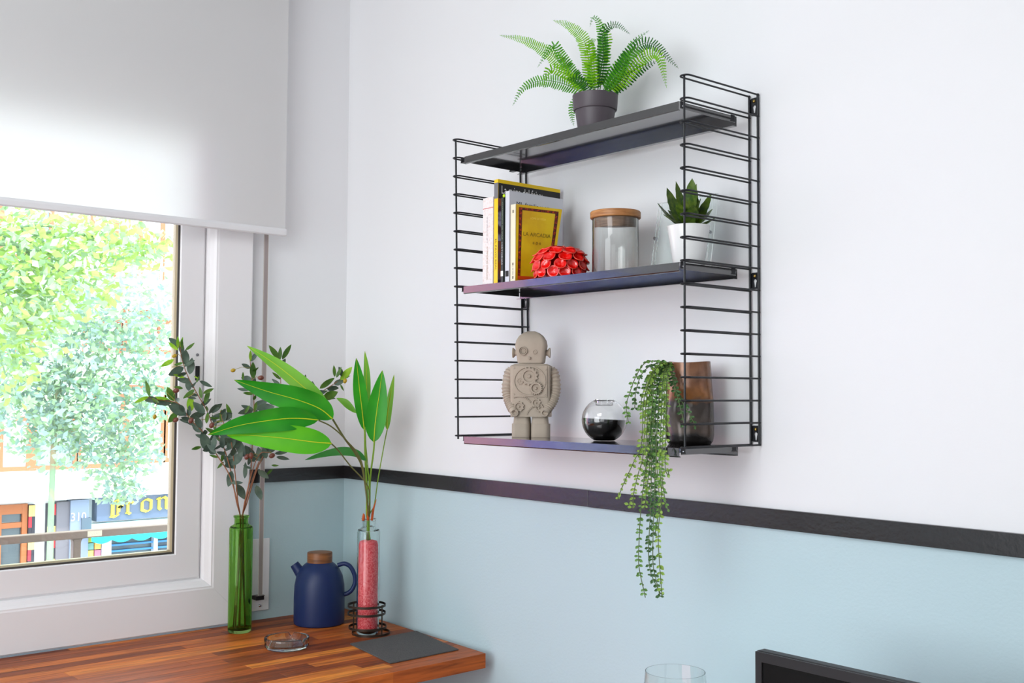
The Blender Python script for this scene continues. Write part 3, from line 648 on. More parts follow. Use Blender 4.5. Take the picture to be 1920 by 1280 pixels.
relief('eye_ring', -13, 160, [(0, .0008), (2*P_, .0012), (2.4*P_, .0004), (4*P_, .0004), (4.3*P_, .0028), (5.2*P_, .0028), (5.6*P_, .0006), (6.6*P_, .0008), (6.9*P_, .0045), (8.1*P_, .0045), (8.4*P_, 0)], hd)
relief('eye_ring', 9, 158, [(0, .0008), (1.4*P_, .0012), (1.8*P_, .0006), (2.8*P_, .0008), (3.1*P_, .0020), (4.1*P_, .0020), (4.5*P_, 0)], hd)
relief('nose', -1, 146.5, [(0, .0045), (1.4*P_, .0042), (2.6*P_, .0025), (2.8*P_, -.002)], hd, 16)
# chest panel, corner rivets, round recess
cp = put('chest_panel', rbox(0, 32.5*P_, 32.5*P_, .0015, .0015, 75*P_, 131*P_, yc=.0268, r=.0014, rows=1), conc, rob, smooth='auto')
V, Fc = [], []; n = 40
for r_, y in ((27*P_, .0283), (28.0*P_, .0306), (30.0*P_, .0306), (30.4*P_, .0283)):
    for i in range(n): V.append(T(r_*cos(2*pi*i/n), y, 104*P_+r_*.92*sin(2*pi*i/n)))
for j in range(3):
    for i in range(n): Fc.append((j*n+i, j*n+(i+1) % n, (j+1)*n+(i+1) % n, (j+1)*n+i))
put('round_recess', (V, Fc), conc, cp, smooth='auto')
for x, z in ((-29, 128), (30, 126), (-29, 79), (29, 78)): relief('rivet', x, z, [(0, .0016), (1.5*P_, .0012), (2.1*P_, 0)], cp, 12, conc, .0282)
def gear(x, z, R, teeth, y, th, parent, hole=True, a0=0.):
    V = []; n = teeth*4; out = []
    for i in range(n):
        a = 2*pi*i/n+a0; r_ = R if i % 4 in (1, 2) else R*.84; out.append((r_*cos(a), r_*sin(a)))
    V = [T(x*P_, y, z*P_)]+[T((x+a)*P_, y, (z+b_)*P_) for a, b_ in out]+[T((x+a)*P_, y+th, (z+b_)*P_) for a, b_ in out]
    inn = [T((x+.62*R*cos(2*pi*i/n+a0))*P_, y+th, (z+.62*R*sin(2*pi*i/n+a0))*P_) for i in range(n)]
    inn2 = [T((x+.58*R*cos(2*pi*i/n+a0))*P_, y+th*.35, (z+.58*R*sin(2*pi*i/n+a0))*P_) for i in range(n)]
    hub = [T((x+.2*R*cos(2*pi*i/n+a0))*P_, y+th*.35, (z+.2*R*sin(2*pi*i/n+a0))*P_) for i in range(n)]
    hub2 = [T((x+.16*R*cos(2*pi*i/n+a0))*P_, y+th*1.2, (z+.16*R*sin(2*pi*i/n+a0))*P_) for i in range(n)]
    V += inn+inn2+hub+hub2; V.append(T(x*P_, y+th*1.2, z*P_)); Fc = []
    for q in range(5):
        for i in range(n): a = 1+q*n; Fc.append((a+i, a+(i+1) % n, a+n+(i+1) % n, a+n+i))
    for i in range(n): Fc.append((1+5*n+i, 1+5*n+(i+1) % n, len(V)-1))
    return put('gear', (V, Fc), conc2, parent)
gear(-1, 113, 17, 14, .0283, .0050, cp); gear(12, 91, 12.5, 20, .0286, .0062, cp); gear(-18, 104, 7, 9, .0283, .0016, cp); gear(10, 120, 6, 8, .0284, .002, cp)
for x, z, R, t_ in ((-20, 57, 10, 9), (12, 64, 9, 10), (18, 55, 8, 9)): gear(x, z, R, t_, .0252, .0045, rob)
for (cx_, cz_, R, a0, a1) in ((-19, 52, 24, 35, 115), (14, 38, 20, 70, 165)):
    V, Fc = [], []
    for i in range(11):
        a = radians(a0+(a1-a0)*i/10); n_ = len(V); w = .045
        for r_, aa in ((R-1.6, a-w), (R-1.6, a+w), (R+1.6, a+w), (R+1.6, a-w)): V.append(T((cx_+r_*cos(aa))*P_, .0252, (cz_+r_*sin(aa))*P_))
        for q in range(4): V.append(V[n_+q]+FFv*.0028)
        Fc += [(n_+4, n_+5, n_+6, n_+7), (n_, n_+1, n_+5, n_+4), (n_+1, n_+2, n_+6, n_+5), (n_+2, n_+3, n_+7, n_+6), (n_+3, n_, n_+4, n_+7)]
    put('gear_teeth', (V, Fc), conc2, rob)
# ribbed arms bent forward at the elbow, hands meeting the belly
for s in (-1, 1):
    path = [T(s*37*P_, 0, 128*P_), T(s*43*P_, 0, 112*P_), T(s*45.5*P_, .002, 90*P_), T(s*43*P_, .006, 74*P_), T(s*38*P_, .013, 62*P_), T(s*32*P_, .023, 52*P_), T(s*28*P_, .029, 46*P_)]
    path = smooth_path(path, 9); N = len(path)-1
    rs_ = []
    for i in range(N+1):
        s_ = i/N; base = (10.5-2.6*s_)*P_ if s_ > .08 else (7+3.5*s_/.08)*P_
        rs_.append(base*(1+.13*(1 if i % 3 == 0 else -.5)*(1 if s_ < .86 else 0)))
    arm = put('arm', tube(path, rs_, 18), conc, rob, smooth='auto')
    hp = path[-1]; put('hand', lathe([(0, -.004), (7.6*P_, -.004), (8*P_, .001), (7.2*P_, .004), (4*P_, .0045), (3.4*P_, .001), (0, .001)], hp, 18, (path[-1]-path[-3])+FFv*.01), conc, arm, smooth='auto')
# ------------------------------------------------------------------ glass bowl with black half
BW = at(1133, 790, 1, -.105); BW.z = ZL; rb_ = .0488
def arc(r, z0, a0, a1, n, f=1.): return [(r*cos(radians(a0+(a1-a0)*i/n)), z0+f*r*sin(radians(a0+(a1-a0)*i/n))) for i in range(n+1)]
zc_ = .0435
bw = root('tealight_bowl', BW, 'round clear glass tealight bowl with a black lower half', 'candle holder')
glz = glassmat('bowl_glass', (.99, .99, .99, 1))
put('glass_ball', lathe([(0, .0005), (.022, .0005)]+arc(rb_, zc_, -62, 62, 28, .985)+arc(rb_-.0022, zc_, 60, -60, 28, .985)+[(0, .004)], BW, 56), glz, bw, smooth='auto')
hz = .046   # tilted surface of the black filling
V, Fc = lathe([(0, .0045)]+arc(rb_-.0026, zc_, -60, 0, 14, .985), BW, 56)
lim = []
for v in V:
    top_ = BW.z+hz+.04*((v-BW).dot(Vector((.65, .75, 0)))*-1)
    if v.z > top_: v.z = top_
base_ring = V[-56:]
for v in base_ring:
    v.z = BW.z+hz-.05*((v-BW).dot(Vector((.65, .75, 0))))
cI = len(V); V.append(Vector((BW.x, BW.y, BW.z+hz))); 
for j in range(56): Fc.append((cI-56+j, cI-56+(j+1) % 56, cI))
put('black_filling', (V, Fc), mat('black_gloss', (.01, .01, .011, 1), .12, spec=.7, bump=(700, .3, .0005)), bw, smooth='auto')
put('tealight_cup', lathe([(0, .0745), (.017, .0745), (.0185, .0755), (.019, .0875), (.0200, .088), (.0200, .0865), (.0178, .0765), (0, .0765)], BW, 40), glz, bw, smooth='auto')
# ------------------------------------------------------------------ brown glazed vase
VC = at(1293, 760, 1, -.078); VC.z = ZL
vase = root('stoneware_vase', VC, 'dented stoneware vase, copper brown above and black glaze below', 'vase')
vm = bpy.data.materials.new('vase_glaze'); vm.use_nodes = True; nt = vm.node_tree; b = nt.nodes['Principled BSDF']
g = nt.nodes.new('ShaderNodeNewGeometry'); sx = nt.nodes.new('ShaderNodeSeparateXYZ'); nt.links.new(g.outputs['Position'], sx.inputs[0])
nz = nt.nodes.new('ShaderNodeTexNoise'); nz.inputs['Scale'].default_value = 22; nz.inputs['Detail'].default_value = 5; nt.links.new(g.outputs['Position'], nz.inputs['Vector'])
ma = nt.nodes.new('ShaderNodeMath'); ma.operation = 'MULTIPLY_ADD'; ma.inputs[1].default_value = .035; nt.links.new(nz.outputs['Fac'], ma.inputs[0]); nt.links.new(sx.outputs['Z'], ma.inputs[2])
mr = nt.nodes.new('ShaderNodeMapRange'); mr.inputs['From Min'].default_value = ZL; mr.inputs['From Max'].default_value = ZL+.19; nt.links.new(ma.outputs[0], mr.inputs['Value'])
r = nt.nodes.new('ShaderNodeValToRGB'); cr = r.color_ramp
cr.elements[0].position = 0; cr.elements[0].color = C(28, 25, 24); cr.elements[1].position = 1; cr.elements[1].color = C(138, 94, 66)
for p_, c_ in ((.16, C(30, 27, 26)), (.22, C(84, 68, 58)), (.42, C(74, 64, 58)), (.54, C(66, 58, 54)), (.60, C(150, 98, 55)), (.68, C(140, 92, 60)), (.74, C(122, 86, 66))): cr.elements.new(p_).color = c_
nt.links.new(mr.outputs[0], r.inputs[0])
mm = nt.nodes.new('ShaderNodeMix'); mm.data_type = 'RGBA'; mm.blend_type = 'MULTIPLY'; mm.inputs[0].default_value = .6
r3 = nt.nodes.new('ShaderNodeValToRGB'); r3.color_ramp.elements[0].position = .35; r3.color_ramp.elements[0].color = (.45, .42, .4, 1); r3.color_ramp.elements[1].position = .6; r3.color_ramp.elements[1].color = (1.1, 1.1, 1.1, 1)
n3 = nt.nodes.new('ShaderNodeTexNoise'); n3.inputs['Scale'].default_value = 45; n3.inputs['Detail'].default_value = 6; nt.links.new(g.outputs['Position'], n3.inputs['Vector']); nt.links.new(n3.outputs['Fac'], r3.inputs[0])
nt.links.new(r.outputs[0], mm.inputs[6]); nt.links.new(r3.outputs[0], mm.inputs[7]); nt.links.new(mm.outputs[2], b.inputs['Base Color'])
b.inputs['Roughness'].default_value = .22; b.inputs['Metallic'].default_value = .25; b.inputs['Specular IOR Level'].default_value = .6
bp = nt.nodes.new('ShaderNodeBump'); bp.inputs['Strength'].default_value = .25; bp.inputs['Distance'].default_value = .002; nt.links.new(nz.outputs['Fac'], bp.inputs['Height']); nt.links.new(bp.outputs[0], b.inputs['Normal'])
prof = [(0, 0), (.042, 0), (.0465, .006), (.0485, .018), (.0485, .05), (.0475, .09), (.0465, .115), (.0445, .14), (.0425, .158), (.0420, .1645), (.0408, .1650), (.0398, .162), (.040, .14), (.0435, .09), (.0445, .02), (0, .012)]
def dens(p, k=4):
    o = []
    for a, b_ in zip(p, p[1:]):
        for i in range(k): o.append((a[0]+(b_[0]-a[0])*i/k, a[1]+(b_[1]-a[1])*i/k))
    return o+[p[-1]]
V, Fc = lathe(dens(prof), VC, 72)
fr2 = Vector((.755, -.656, 0)); rt2 = Vector((.656, .755, 0))
dents = [((fr2*.8-rt2*.45)*.05+Vector((0, 0, .075)), .030, .011), ((fr2*.93+rt2*.2)*.05+Vector((0, 0, .085)), .026, .006), ((fr2*.3+rt2*.95)*.05+Vector((0, 0, .12)), .03, .0015), ((-rt2*.97+fr2*.2)*.05+Vector((0, 0, .05)), .03, -.003), ((-rt2*.6-fr2*.8)*.042+Vector((0, 0, .165)), .022, .0015)]
for v in V:
    l = v-VC; rad = Vector((l.x, l.y, 0))
    if rad.length < 1e-4: continue
    for c_, s_, d_ in dents: v -= rad.normalized()*d_*math.exp(-((l-c_).length/s_)**2*1.6)
    if l.z > .15: v.z += .0016*sin(math.atan2(l.y, l.x)*2+.6)*((l.z-.15)/.015)
put('vase_body', (V, Fc), vm, vase, smooth='auto')
# ------------------------------------------------------------------ trailing plant
tr = root('trailing_plant', (VC.x-.02, VC.y-.02, ZL+.165), 'trailing green artificial plant spilling out of the brown vase and hanging below the shelf', 'plant')
LT = [leafmat('trail_green', C(126, 170, 92), C(96, 142, 66), .25, .45, 120), leafmat('trail_light', C(168, 200, 96), C(138, 176, 78), .3, .45, 120), leafmat('trail_dark', C(84, 124, 72), C(68, 104, 60), .2, .45, 120)]
m_ts = mat('trail_stem', C(88, 108, 62), .6)
mouth = (1252, 684)
strands = [
 [(1262, 682), (1232, 677), (1210, 680), (1194, 702), (1181, 735), (1174, 762), (1178, 792)],
 [(1260, 682), (1228, 682), (1204, 700), (1192, 735), (1190, 765)],
 [(1258, 684), (1232, 688), (1208, 745), (1203, 830), (1190, 862), (1170, 905), (1157, 937)],
 [(1256, 685), (1226, 692), (1212, 750), (1206, 850), (1196, 890), (1188, 925), (1186, 950), (1176, 942)],
 [(1258, 685), (1230, 695), (1219, 760), (1212, 860), (1202, 950), (1198, 1020), (1198, 1062), (1210, 1120)],
 [(1256, 686), (1236, 700), (1228, 760), (1222, 860), (1220, 950), (1216, 1030), (1220, 1072), (1232, 1100), (1239, 1113)],
 [(1257, 686), (1240, 705), (1234, 770), (1229, 880), (1226, 960), (1224, 1050), (1231, 1090), (1238, 1118)],
 [(1258, 686), (1244, 705), (1240, 780), (1237, 860), (1240, 930), (1234, 1000), (1237, 1060), (1241, 1116)],
 [(1258, 686), (1247, 710), (1244, 790), (1241, 880), (1245, 925), (1253, 958)],
 [(1256, 685), (1232, 700), (1224, 745), (1216, 840), (1211, 900), (1216, 928)],
 [(1258, 686), (1240, 720), (1233, 790), (1226, 860), (1229, 930), (1224, 950)],
 [(1257, 686), (1224, 705), (1215, 770), (1210, 850)],
 [(1257, 686), (1226, 710), (1222, 790), (1218, 870), (1208, 955)],
 [(1258, 688), (1236, 716), (1228, 800), (1232, 880), (1236, 945), (1228, 1000)],
 [(1258, 686), (1262, 715), (1272, 750), (1282, 790), (1279, 800)],
 [(1259, 686), (1268, 730), (1286, 765), (1300, 790), (1302, 800)],
 [(1258, 686), (1250, 715), (1249, 800), (1247, 870), (1252, 890), (1254, 880)],
 [(1257, 686), (1222, 700), (1206, 735), (1200, 770)],
]
rt_ = random.Random(11)
for si, st in enumerate(strands):
    yo = rt_.uniform(-.012, .012); P = []
    for i, (x, y) in enumerate(st):
        if i == 0: yv = -.118
        elif i == 1: yv = -.165+yo
        elif i == 2: yv = -.215+yo*.6
        else: yv = -.236+min(yo, .010)
        if x > 1262: yv = max(yv, -.19)
        P.append(at(x, y, 1, yv))
    P[0].z = max(P[0].z, ZL+.160)
    P = [VC+Vector((rt_.uniform(-.015, .01), rt_.uniform(-.02, .0), .145))]+P
    P = smooth_path(P, 8); so = put('stem', tube(P, .0009, 5), m_ts, tr, smooth=True)
    V, Fc = [], []; acc = 0; side_ = 1
    for i in range(8, len(P)-1):
        seg = (P[i+1]-P[i]).length; acc += seg
        while acc > .0100:
            acc -= .0100; c = P[i].lerp(P[i+1], rt_.random()); t = (P[i+1]-P[i]).normalized()
            for q in range(2):
                a = rt_.uniform(0, 2*pi) if q == 0 else a+pi+rt_.uniform(-.5, .5)
                u = Vector((cos(a)*.656+.3*sin(a)*.755, cos(a)*.755-.3*sin(a)*.656, 0)); d_ = (u*1.0+t*rt_.uniform(.1, .9)).normalized()
                L = rt_.uniform(.006, .0105); w = L*.30; wd = d_.cross(Vector((.755, -.656, 0))+Vector((0, 0, rt_.uniform(-.6, .6)))).normalized(); nn = d_.cross(wd)
                n_ = len(V); V += [c, c+d_*L*.30+wd*w*.8, c+d_*L*.65+wd*w, c+d_*L, c+d_*L*.65-wd*w, c+d_*L*.30-wd*w*.8, c+d_*L*.5+nn*w*.5]
                Fc += [(n_, n_+1, n_+6), (n_+1, n_+2, n_+6), (n_+2, n_+3, n_+6), (n_+3, n_+4, n_+6), (n_+4, n_+5, n_+6), (n_+5, n_, n_+6)]
    put('leaflets', (V, Fc), LT[(si*2+si//3) % 3], so)
# ================================================================== ON THE WORKTOP
ZW = ZD+.0003
M_gg = glassmat('green_glass', (.63, .81, .46, 1), .01, 1.35)
GB = Vector((.1400, -.3985, ZW)); GB = (at(427, 1184, 2, ZW)+at(471, 1184, 2, ZW))/2; GB.z = ZW
rg = .0315; hg = at(449, 965, 1, GB.y).z-ZW
gb = root('green_bottle', GB, 'tall green glass bottle vase holding the olive branches', 'vase')
def bottle(c, r, h, sq=.0):
    w = .0028; sh = h-.028
    return lathe([(0, 0), (r-.004, 0), (r-.001, .003), (r, .008), (r, sh-.006), (r-.003, sh-.001), (r*.66, sh+.003), (r*.58, sh+.006), (r*.58, h-.007), (r*.66, h-.005), (r*.68, h-.001), (r*.62, h), (r*.46, h), (r*.43, h-.004), (r*.43, sh+.003), (r*.60, sh-.003), (r-w-.002, sh-.006), (r-w, sh-.010), (r-w, .012), (r-w-.004, .008), (0, .007)], c, 56)
put('bottle_glass', bottle(GB, rg, hg), M_gg, gb, smooth='auto')
# olive branches
ob = root('olive_branches', GB+Vector((0, 0, .012)), 'artificial olive branches with dark leaves and brown olives in the green bottle', 'plant')
dB = depth_of(GB)
def zp_(x, y): return 240+x/3.2, 600+y/3.2
m_os = mat('olive_stem', C(140, 90, 60), .6); m_osy = mat('olive_stem_light', C(165, 150, 75), .6)
def dpth(x, y, j=0.):
    """depth for a point of the bouquet so that it stays clear of the window"""
    d = dB-.02+j; p = dp(x, y, d)
    while p.x < .075: d -= .01; p = dp(x, y, d)
    return d
inb = [GB+Vector((-.008, -.014, .012)), GB+Vector((.010, .012, .015)), GB+Vector((.012, -.006, .013)), GB+Vector((-.012, .004, .012)), GB+Vector((.0, .016, .012)), GB+Vector((.004, -.014, .012))]
neck = GB+Vector((0, 0, hg))
stems = [
 ([(445, 940), (430, 890), (405, 850), (385, 815), (358, 787), (349, 775), (334, 756), (302, 750), (270, 744)], 0, .0),
 ([(443, 938), (432, 880), (418, 835), (400, 800), (388, 770), (368, 735), (350, 700), (340, 668), (337, 640)], 0, .02),
 ([(459, 940), (470, 885), (474, 800), (476, 750), (470, 690), (468, 662)], 1, .03),
 ([(461, 940), (478, 885), (500, 830), (524, 765), (526, 700), (524, 665)], 1, .05),
 ([(463, 942), (486, 870), (520, 815), (560, 765), (599, 737), (631, 716), (650, 698)], 1, .02),
 ([(446, 940), (440, 880), (432, 820), (418, 790), (413, 770)], 0, -.03),
 ([(460, 940), (474, 880), (488, 850), (505, 848)], 1, -.03)]
bases = []
for px, wh, j in stems:
    P = [inb[len(bases) % 6], neck+Vector((-.004+.008*wh, .003*wh, -.03)), neck+Vector((-.004+.007*wh, -.002+.004*wh, 0))]
    for i, (x, y) in enumerate(px): P.append(dp(x, y, dpth(x, y, j*min(1, (i+1)/4))))
    P = smooth_path(P, 5); N = len(P)-1; bases.append(P)
    put('stem', tube(P, [.0021*(1-.6*i/N) for i in range(N+1)], 7), m_os, ob, smooth=True)
for a, b_ in (((346, 684), (322, 688)), ((334, 756), (312, 735)), ((368, 735), (352, 745)), ((388, 785), (362, 790)), ((400, 800), (440, 790))):
    put('twig', tube([dp(*a, dpth(*a)), dp(*b_, dpth(*b_)-.01)], .0009, 5), m_osy, ob)
lf_mats = {'d': leafmat('olive_dark', C(88, 106, 90), C(66, 86, 74), .15, .45, 40), 'm': leafmat('olive_mid', C(92, 128, 48), C(64, 104, 38), .3, .4, 40), 'b': leafmat('olive_bright', C(160, 200, 60), C(125, 176, 45), .4, .4, 40)}
def unit_leaf(name, w, bend):
    V, Fc = [], []; n = 9
    for i in range(n+1):
        s = i/n; ww = w*(sin(pi*s**.85)**.8 if 0 < s < 1 else 0)+.004; z = bend*(s*s-s)
        V += [Vector((s, -ww, z+ww*.25)), Vector((s, 0, z)), Vector((s, ww, z+ww*.25))]
    for i in range(n):
        a = i*3; Fc += [(a, a+1, a+4, a+3), (a+1, a+2, a+5, a+4)]
    m = bpy.data.meshes.new(name); m.from_pydata([tuple(v) for v in V], [], Fc); m.update(); m.shade_smooth(); return m
UL = {}
for k in 'dmb':
    for w_, nm in ((.15, 'n'), (.24, 'w')):
        m_ = unit_leaf('leaf', w_, .25); m_.materials.append(lf_mats[k]); UL[k+nm] = m_
leaves = """300,180,240,130,bn 300,170,300,95,bn 325,175,325,110,mn 345,180,400,135,mn 345,270,345,175,dw 370,325,385,225,dw 275,235,195,280,bn 335,285,240,330,dw 340,345,270,325,bn 365,425,360,345,dw
330,410,275,400,mn 400,415,330,470,mn 385,400,410,370,dn 430,365,505,400,dn 420,350,395,335,bn 450,440,515,410,mn 440,470,430,400,mn 460,500,490,410,mn 275,485,235,400,mw 130,460,105,360,mn 125,458,35,498,bn
230,500,150,495,dn 265,495,160,460,bn 350,565,240,510,dw 295,555,240,615,mw 375,550,375,450,bw 460,560,390,490,dw 370,580,465,560,dw 440,650,405,575,dw 490,555,565,500,dw 560,615,560,535,mn 620,590,590,500,mn
530,640,505,565,dn 470,620,480,550,mn 490,790,440,670,dw 440,760,380,775,mn 510,780,520,690,dw 570,770,560,690,dw 620,740,650,770,dn 645,890,575,810,dw 630,870,690,785,dw 625,905,600,1000,dw 575,850,535,890,mn
640,960,610,985,dn 620,975,690,975,dn 655,985,700,1075,dw 700,950,705,850,dn 770,990,800,1080,dw 780,900,845,950,dw 830,930,870,890,mn 860,870,905,872,mn 890,820,970,835,dn 880,800,960,790,dn
910,235,845,150,mn 910,240,915,160,mn 925,235,980,145,mn 915,285,945,230,dw 735,245,735,180,bn 750,350,750,250,mw 690,360,690,310,mn 730,420,655,410,dn 940,300,1010,345,dn 1060,390,1065,325,mn 1110,430,1105,365,dw
1150,410,1240,345,mn 1240,340,1235,270,mn 1250,345,1280,280,mn 1275,360,1345,280,bw 1275,385,1295,425,mn 1120,440,1190,430,dw 1170,470,1260,430,mw 1180,460,1245,470,dn 750,540,660,560,dw 760,550,770,490,mn
770,530,880,520,dw 760,580,870,560,mn 940,520,990,540,dn 760,850,700,750,dw 800,850,780,760,dw 830,830,810,760,dw 850,800,880,760,mn 700,820,640,700,dw 600,780,640,690,dw 740,890,690,870,dn 410,375,425,335,mn
410,470,350,460,dn 430,520,500,470,dn 330,255,275,270,mn 315,160,330,100,bn 545,520,505,560,dn 700,560,730,510,mn 840,480,900,510,dw 1080,470,1010,500,dn 720,870,745,790,dn 860,780,800,700,dw 905,760,930,700,dn
790,830,850,770,dw 530,800,470,740,dn 1060,480,1130,500,mn 980,560,930,590,dn 690,700,620,680,dn 745,650,800,690,dn"""
ro = random.Random(5)
for tok in leaves.split():
    x0_, y0_, x1_, y1_, k = tok.split(','); a = zp_(int(x0_), int(y0_)); b_ = zp_(int(x1_), int(y1_)); j = ro.uniform(-.03, .03)
    A = dp(*a, dpth(*a, j)); B = dp(*b_, dpth(*b_, j+ro.uniform(-.012, .012)))
    v = B-A; o = bpy.data.objects.new('leaf', UL[k]); COL.objects.link(o); o.parent = ob
    X = v.normalized(); tow = (CAM-A).normalized(); tow = (tow-X*tow.dot(X)).normalized(); tow = Matrix.Rotation(ro.uniform(-.7, .7), 3, X) @ tow; Yv = tow.cross(X)
    o.matrix_local = Matrix.Translation(A-ob.location) @ Matrix((X, Yv, tow)).transposed().to_4x4() @ Matrix.Scale(v.length, 4)
for P in bases[:6]:
    for i in range(22, len(P)-2):
        for q in range(1 if i % 2 else (0 if i > 34 else 1)):
            A = P[i]; t = (P[i+1]-P[i]).normalized(); a = ro.uniform(0, 2*pi)
            sd = (RT*cos(a)+Vector((.755, -.656, 0))*sin(a)*.6); X = (sd+t*ro.uniform(.2, 1.1)+Vector((0, 0, ro.uniform(-.5, .2)))).normalized(); L = ro.uniform(.026, .040)
            if (A+X*L).x < .045: continue
            tow = (CAM-A).normalized(); tow = (tow-X*tow.dot(X)).normalized(); tow = Matrix.Rotation(ro.uniform(-.9, .9), 3, X) @ tow
            o = bpy.data.objects.new('leaf', UL[ro.choice(('dw', 'dn', 'mn', 'dw'))]); COL.objects.link(o); o.parent = ob
            o.matrix_local = Matrix.Translation(A-ob.location) @ Matrix((X, tow.cross(X), tow)).transposed().to_4x4() @ Matrix.Scale(L, 4)
m_o = {'b': mat('olive_brown', C(112, 62, 50), .35), 'y': mat('olive_yellow', C(170, 140, 30), .35)}
def unit_olive(m):
    V, Fc = lathe([(0, -1.25), (.45, -1.12), (.8, -.75), (1, -.1), (.95, .45), (.65, .95), (.3, 1.18), (0, 1.25)], (0, 0, 0), 14)
    me = bpy.data.meshes.new('olive'); me.from_pydata([tuple(v) for v in V], [], Fc); me.update(); me.shade_smooth(); me.materials.append(m); return me
UO = {k: unit_olive(m_o[k]) for k in m_o}
for x, y, k, tilt in ((327, 667, 'y', 70), (330, 732, 'b', 80), (290, 781, 'y', 10), (329, 787, 'b', 60), (397, 797, 'b', 30), (437, 694, 'y', 80), (489, 708, 'b', 85), (463, 856, 'b', 30), (471, 854, 'b', 0), (510, 854, 'b', 60), (647, 714, 'y', 20), (358, 788, 'b', 30)):
    p = dp(x, y, dpth(x, y, -.04)); o = bpy.data.objects.new('olive', UO[k]); COL.objects.link(o); o.parent = ob; o.location = p-ob.location
    s_ = .0066 if k == 'b' else .0052; o.scale = (s_, s_, s_*1.05); o.rotation_euler = Matrix.Rotation(radians(tilt), 3, FW).to_euler()
    q = min((pp for P in bases for pp in P[10:]), key=lambda pp: (pp-p).length)
    put('stalk', tube([q, (q+p)/2+Vector((0, 0, .006)), p], .0007, 5), m_osy, ob)
# blue jug
KC = (at(549, 1168, 2, ZW)+at(647, 1168, 2, ZW))/2; KC.z = ZW; rk = (at(549, 1168, 2, ZW)-at(647, 1168, 2, ZW)).length/2
dK = depth_of(KC); hk = at(600, 1052, 1, KC.y).z-ZW; kr = .98*rk/.0735
jug = root('blue_jug', KC, 'matt navy blue jug with a round wooden lid and a loop handle', 'jug')
navy = mat('navy_matt', C(22, 40, 84), .42, spec=.4, bump=(800, .05, .0003))
pr = [(0, 0), (.068, 0), (.0715, .003), (.0725, .012), (.0725, .08), (.071, .115), (.066, .142), (.056, .163), (.043, .177), (.034, .183), (.033, .184), (.031, .182), (.03, .17), (0, .165)]
sc_ = hk/.184
put('jug_body', lathe([(a*kr, b_*sc_) for a, b_ in pr], KC, 64), navy, jug, smooth='auto')
put('lid', lathe([(0, hk-.004), (.0335, hk-.004), (.0350, hk-.002), (.0350, hk+.024), (.0342, hk+.026), (.031, hk+.0265), (0, hk+.0265)], KC, 48), mat('walnut', C(104, 60, 30), .45, var=(14, C(140, 88, 46), .35, .65, (1, 1, 14))), jug, smooth='auto')
rdir = RT.copy(); rdir.z = 0; rdir.normalize()
def K(u, z): return KC+rdir*u+Vector((0, 0, z))
sp0, sp1 = K(-.050*kr, hk-.040), dp(552, 1044, dK); sp1 = K(-(depth_of(KC)*48/F_PX)*1.0, at(552, 1046, 1, KC.y).z-ZW)
ax = (sp1-sp0).normalized()
ls = (sp1-sp0).length
put('spout', lathe([(0, 0), (.0165, 0), (.0140, ls*.6), (.0125, ls), (.0105, ls), (.0100, ls*.7), (0, ls*.7)], sp0, 28, ax), navy, jug, smooth='auto')
hp = [(633, 1060), (645, 1057), (656, 1062), (664, 1076), (666, 1090), (661, 1104), (652, 1112), (640, 1115), (632, 1114)]
put('handle', tube(smooth_path([K((x-599)*dK/F_PX, (1168-y)*dK/F_PX) for x, y in hp], 5), .0062, 14), navy, jug, smooth='auto')
# glass ashtray
AC = at(529, 1223, 2, ZW)+Vector((-.755, .656, 0))*.0535; AC.z = ZW
ash = root('glass_ashtray', AC, 'small round clear glass ashtray with three notches', 'ashtray')
ra, ha = .0560, .027
V, Fc = lathe([(0, .001), (ra-.006, 0), (ra-.002, .003), (ra, .008), (ra+.0008, ha-.002), (ra, ha), (ra-.004, ha+.0005), (ra-.0065, ha-.001), (ra-.008, .012), (ra-.014, .007), (0, .006)], AC, 96)
for v in V:
    l = v-AC; a = math.atan2(l.y, l.x)
    if l.z > .014 and math.hypot(l.x, l.y) > ra-.010:
        for a0 in (radians(139), radians(19), radians(-101)):
            da = (a-a0+pi) % (2*pi)-pi; w = .085
            if abs(da) < w*1.3: v.z = min(v.z, AC.z+ha-.0085*math.exp(-(da/w)**4*1.2)+(0))
put('ashtray_glass', (V, Fc), glassmat('ash_glass', (.97, .99, .985, 1), .0, 1.5), ash, smooth='auto')
# slate mat
q = [at(x, y, 2, ZW) for x, y in ((656, 1208), (732, 1244.5), (860, 1218.5), (781, 1184))]
q = [Vector((p.x, p.y, ZW)) for p in q]
put('felt_mat', prism(q, (0, 0, .003)), mat('dark_felt', C(74, 72, 72), .95, bump=(700, .8, .001), var=(500, C(92, 90, 88), .4, .6)), None, label='square dark grey mat lying near the front corner of the wooden worktop', cat='mat', bevel=.0008)
# clear bottle vase with red gravel, ring stand
CV = (at(656, 1187, 2, ZW)+at(722, 1187, 2, ZW))/2; CV.z = ZW
hc = at(691, 971, 1, CV.y).z-ZW
st_ = root('ring_stand', CV, 'bronze coloured ring stand of flat hoops around the base of the clear bottle', 'stand')
m_br = mat('dark_bronze', C(62, 52, 44), .35, metal=.6)
Rr = .0505
def hoop(z, r_, dx=0., dy=0.):
    w = .0013; h = .0031
    return lathe([(r_, z-h), (r_+w, z-h), (r_+w, z+h), (r_, z+h), (r_, z-h)], CV+Vector((dx, dy, 0)), 56)
for z, dx, dy in ((.0026, .006, .007), (.018, 0, 0), (.055, -.002, -.002), (.076, -.002, -.002)): put('hoop', hoop(z, Rr-.0005, dx, dy), m_br, st_, smooth='auto')
for a in (200, 20, 110):
    c_ = CV+Vector((cos(radians(a)), sin(radians(a)), 0))*(Rr-.003); put('upright', tube([c_+Vector((0, 0, .0)), c_+Vector((0, 0, .080))], .0018, 8), m_br, st_)
CB = CV+Vector((0, 0, 0))
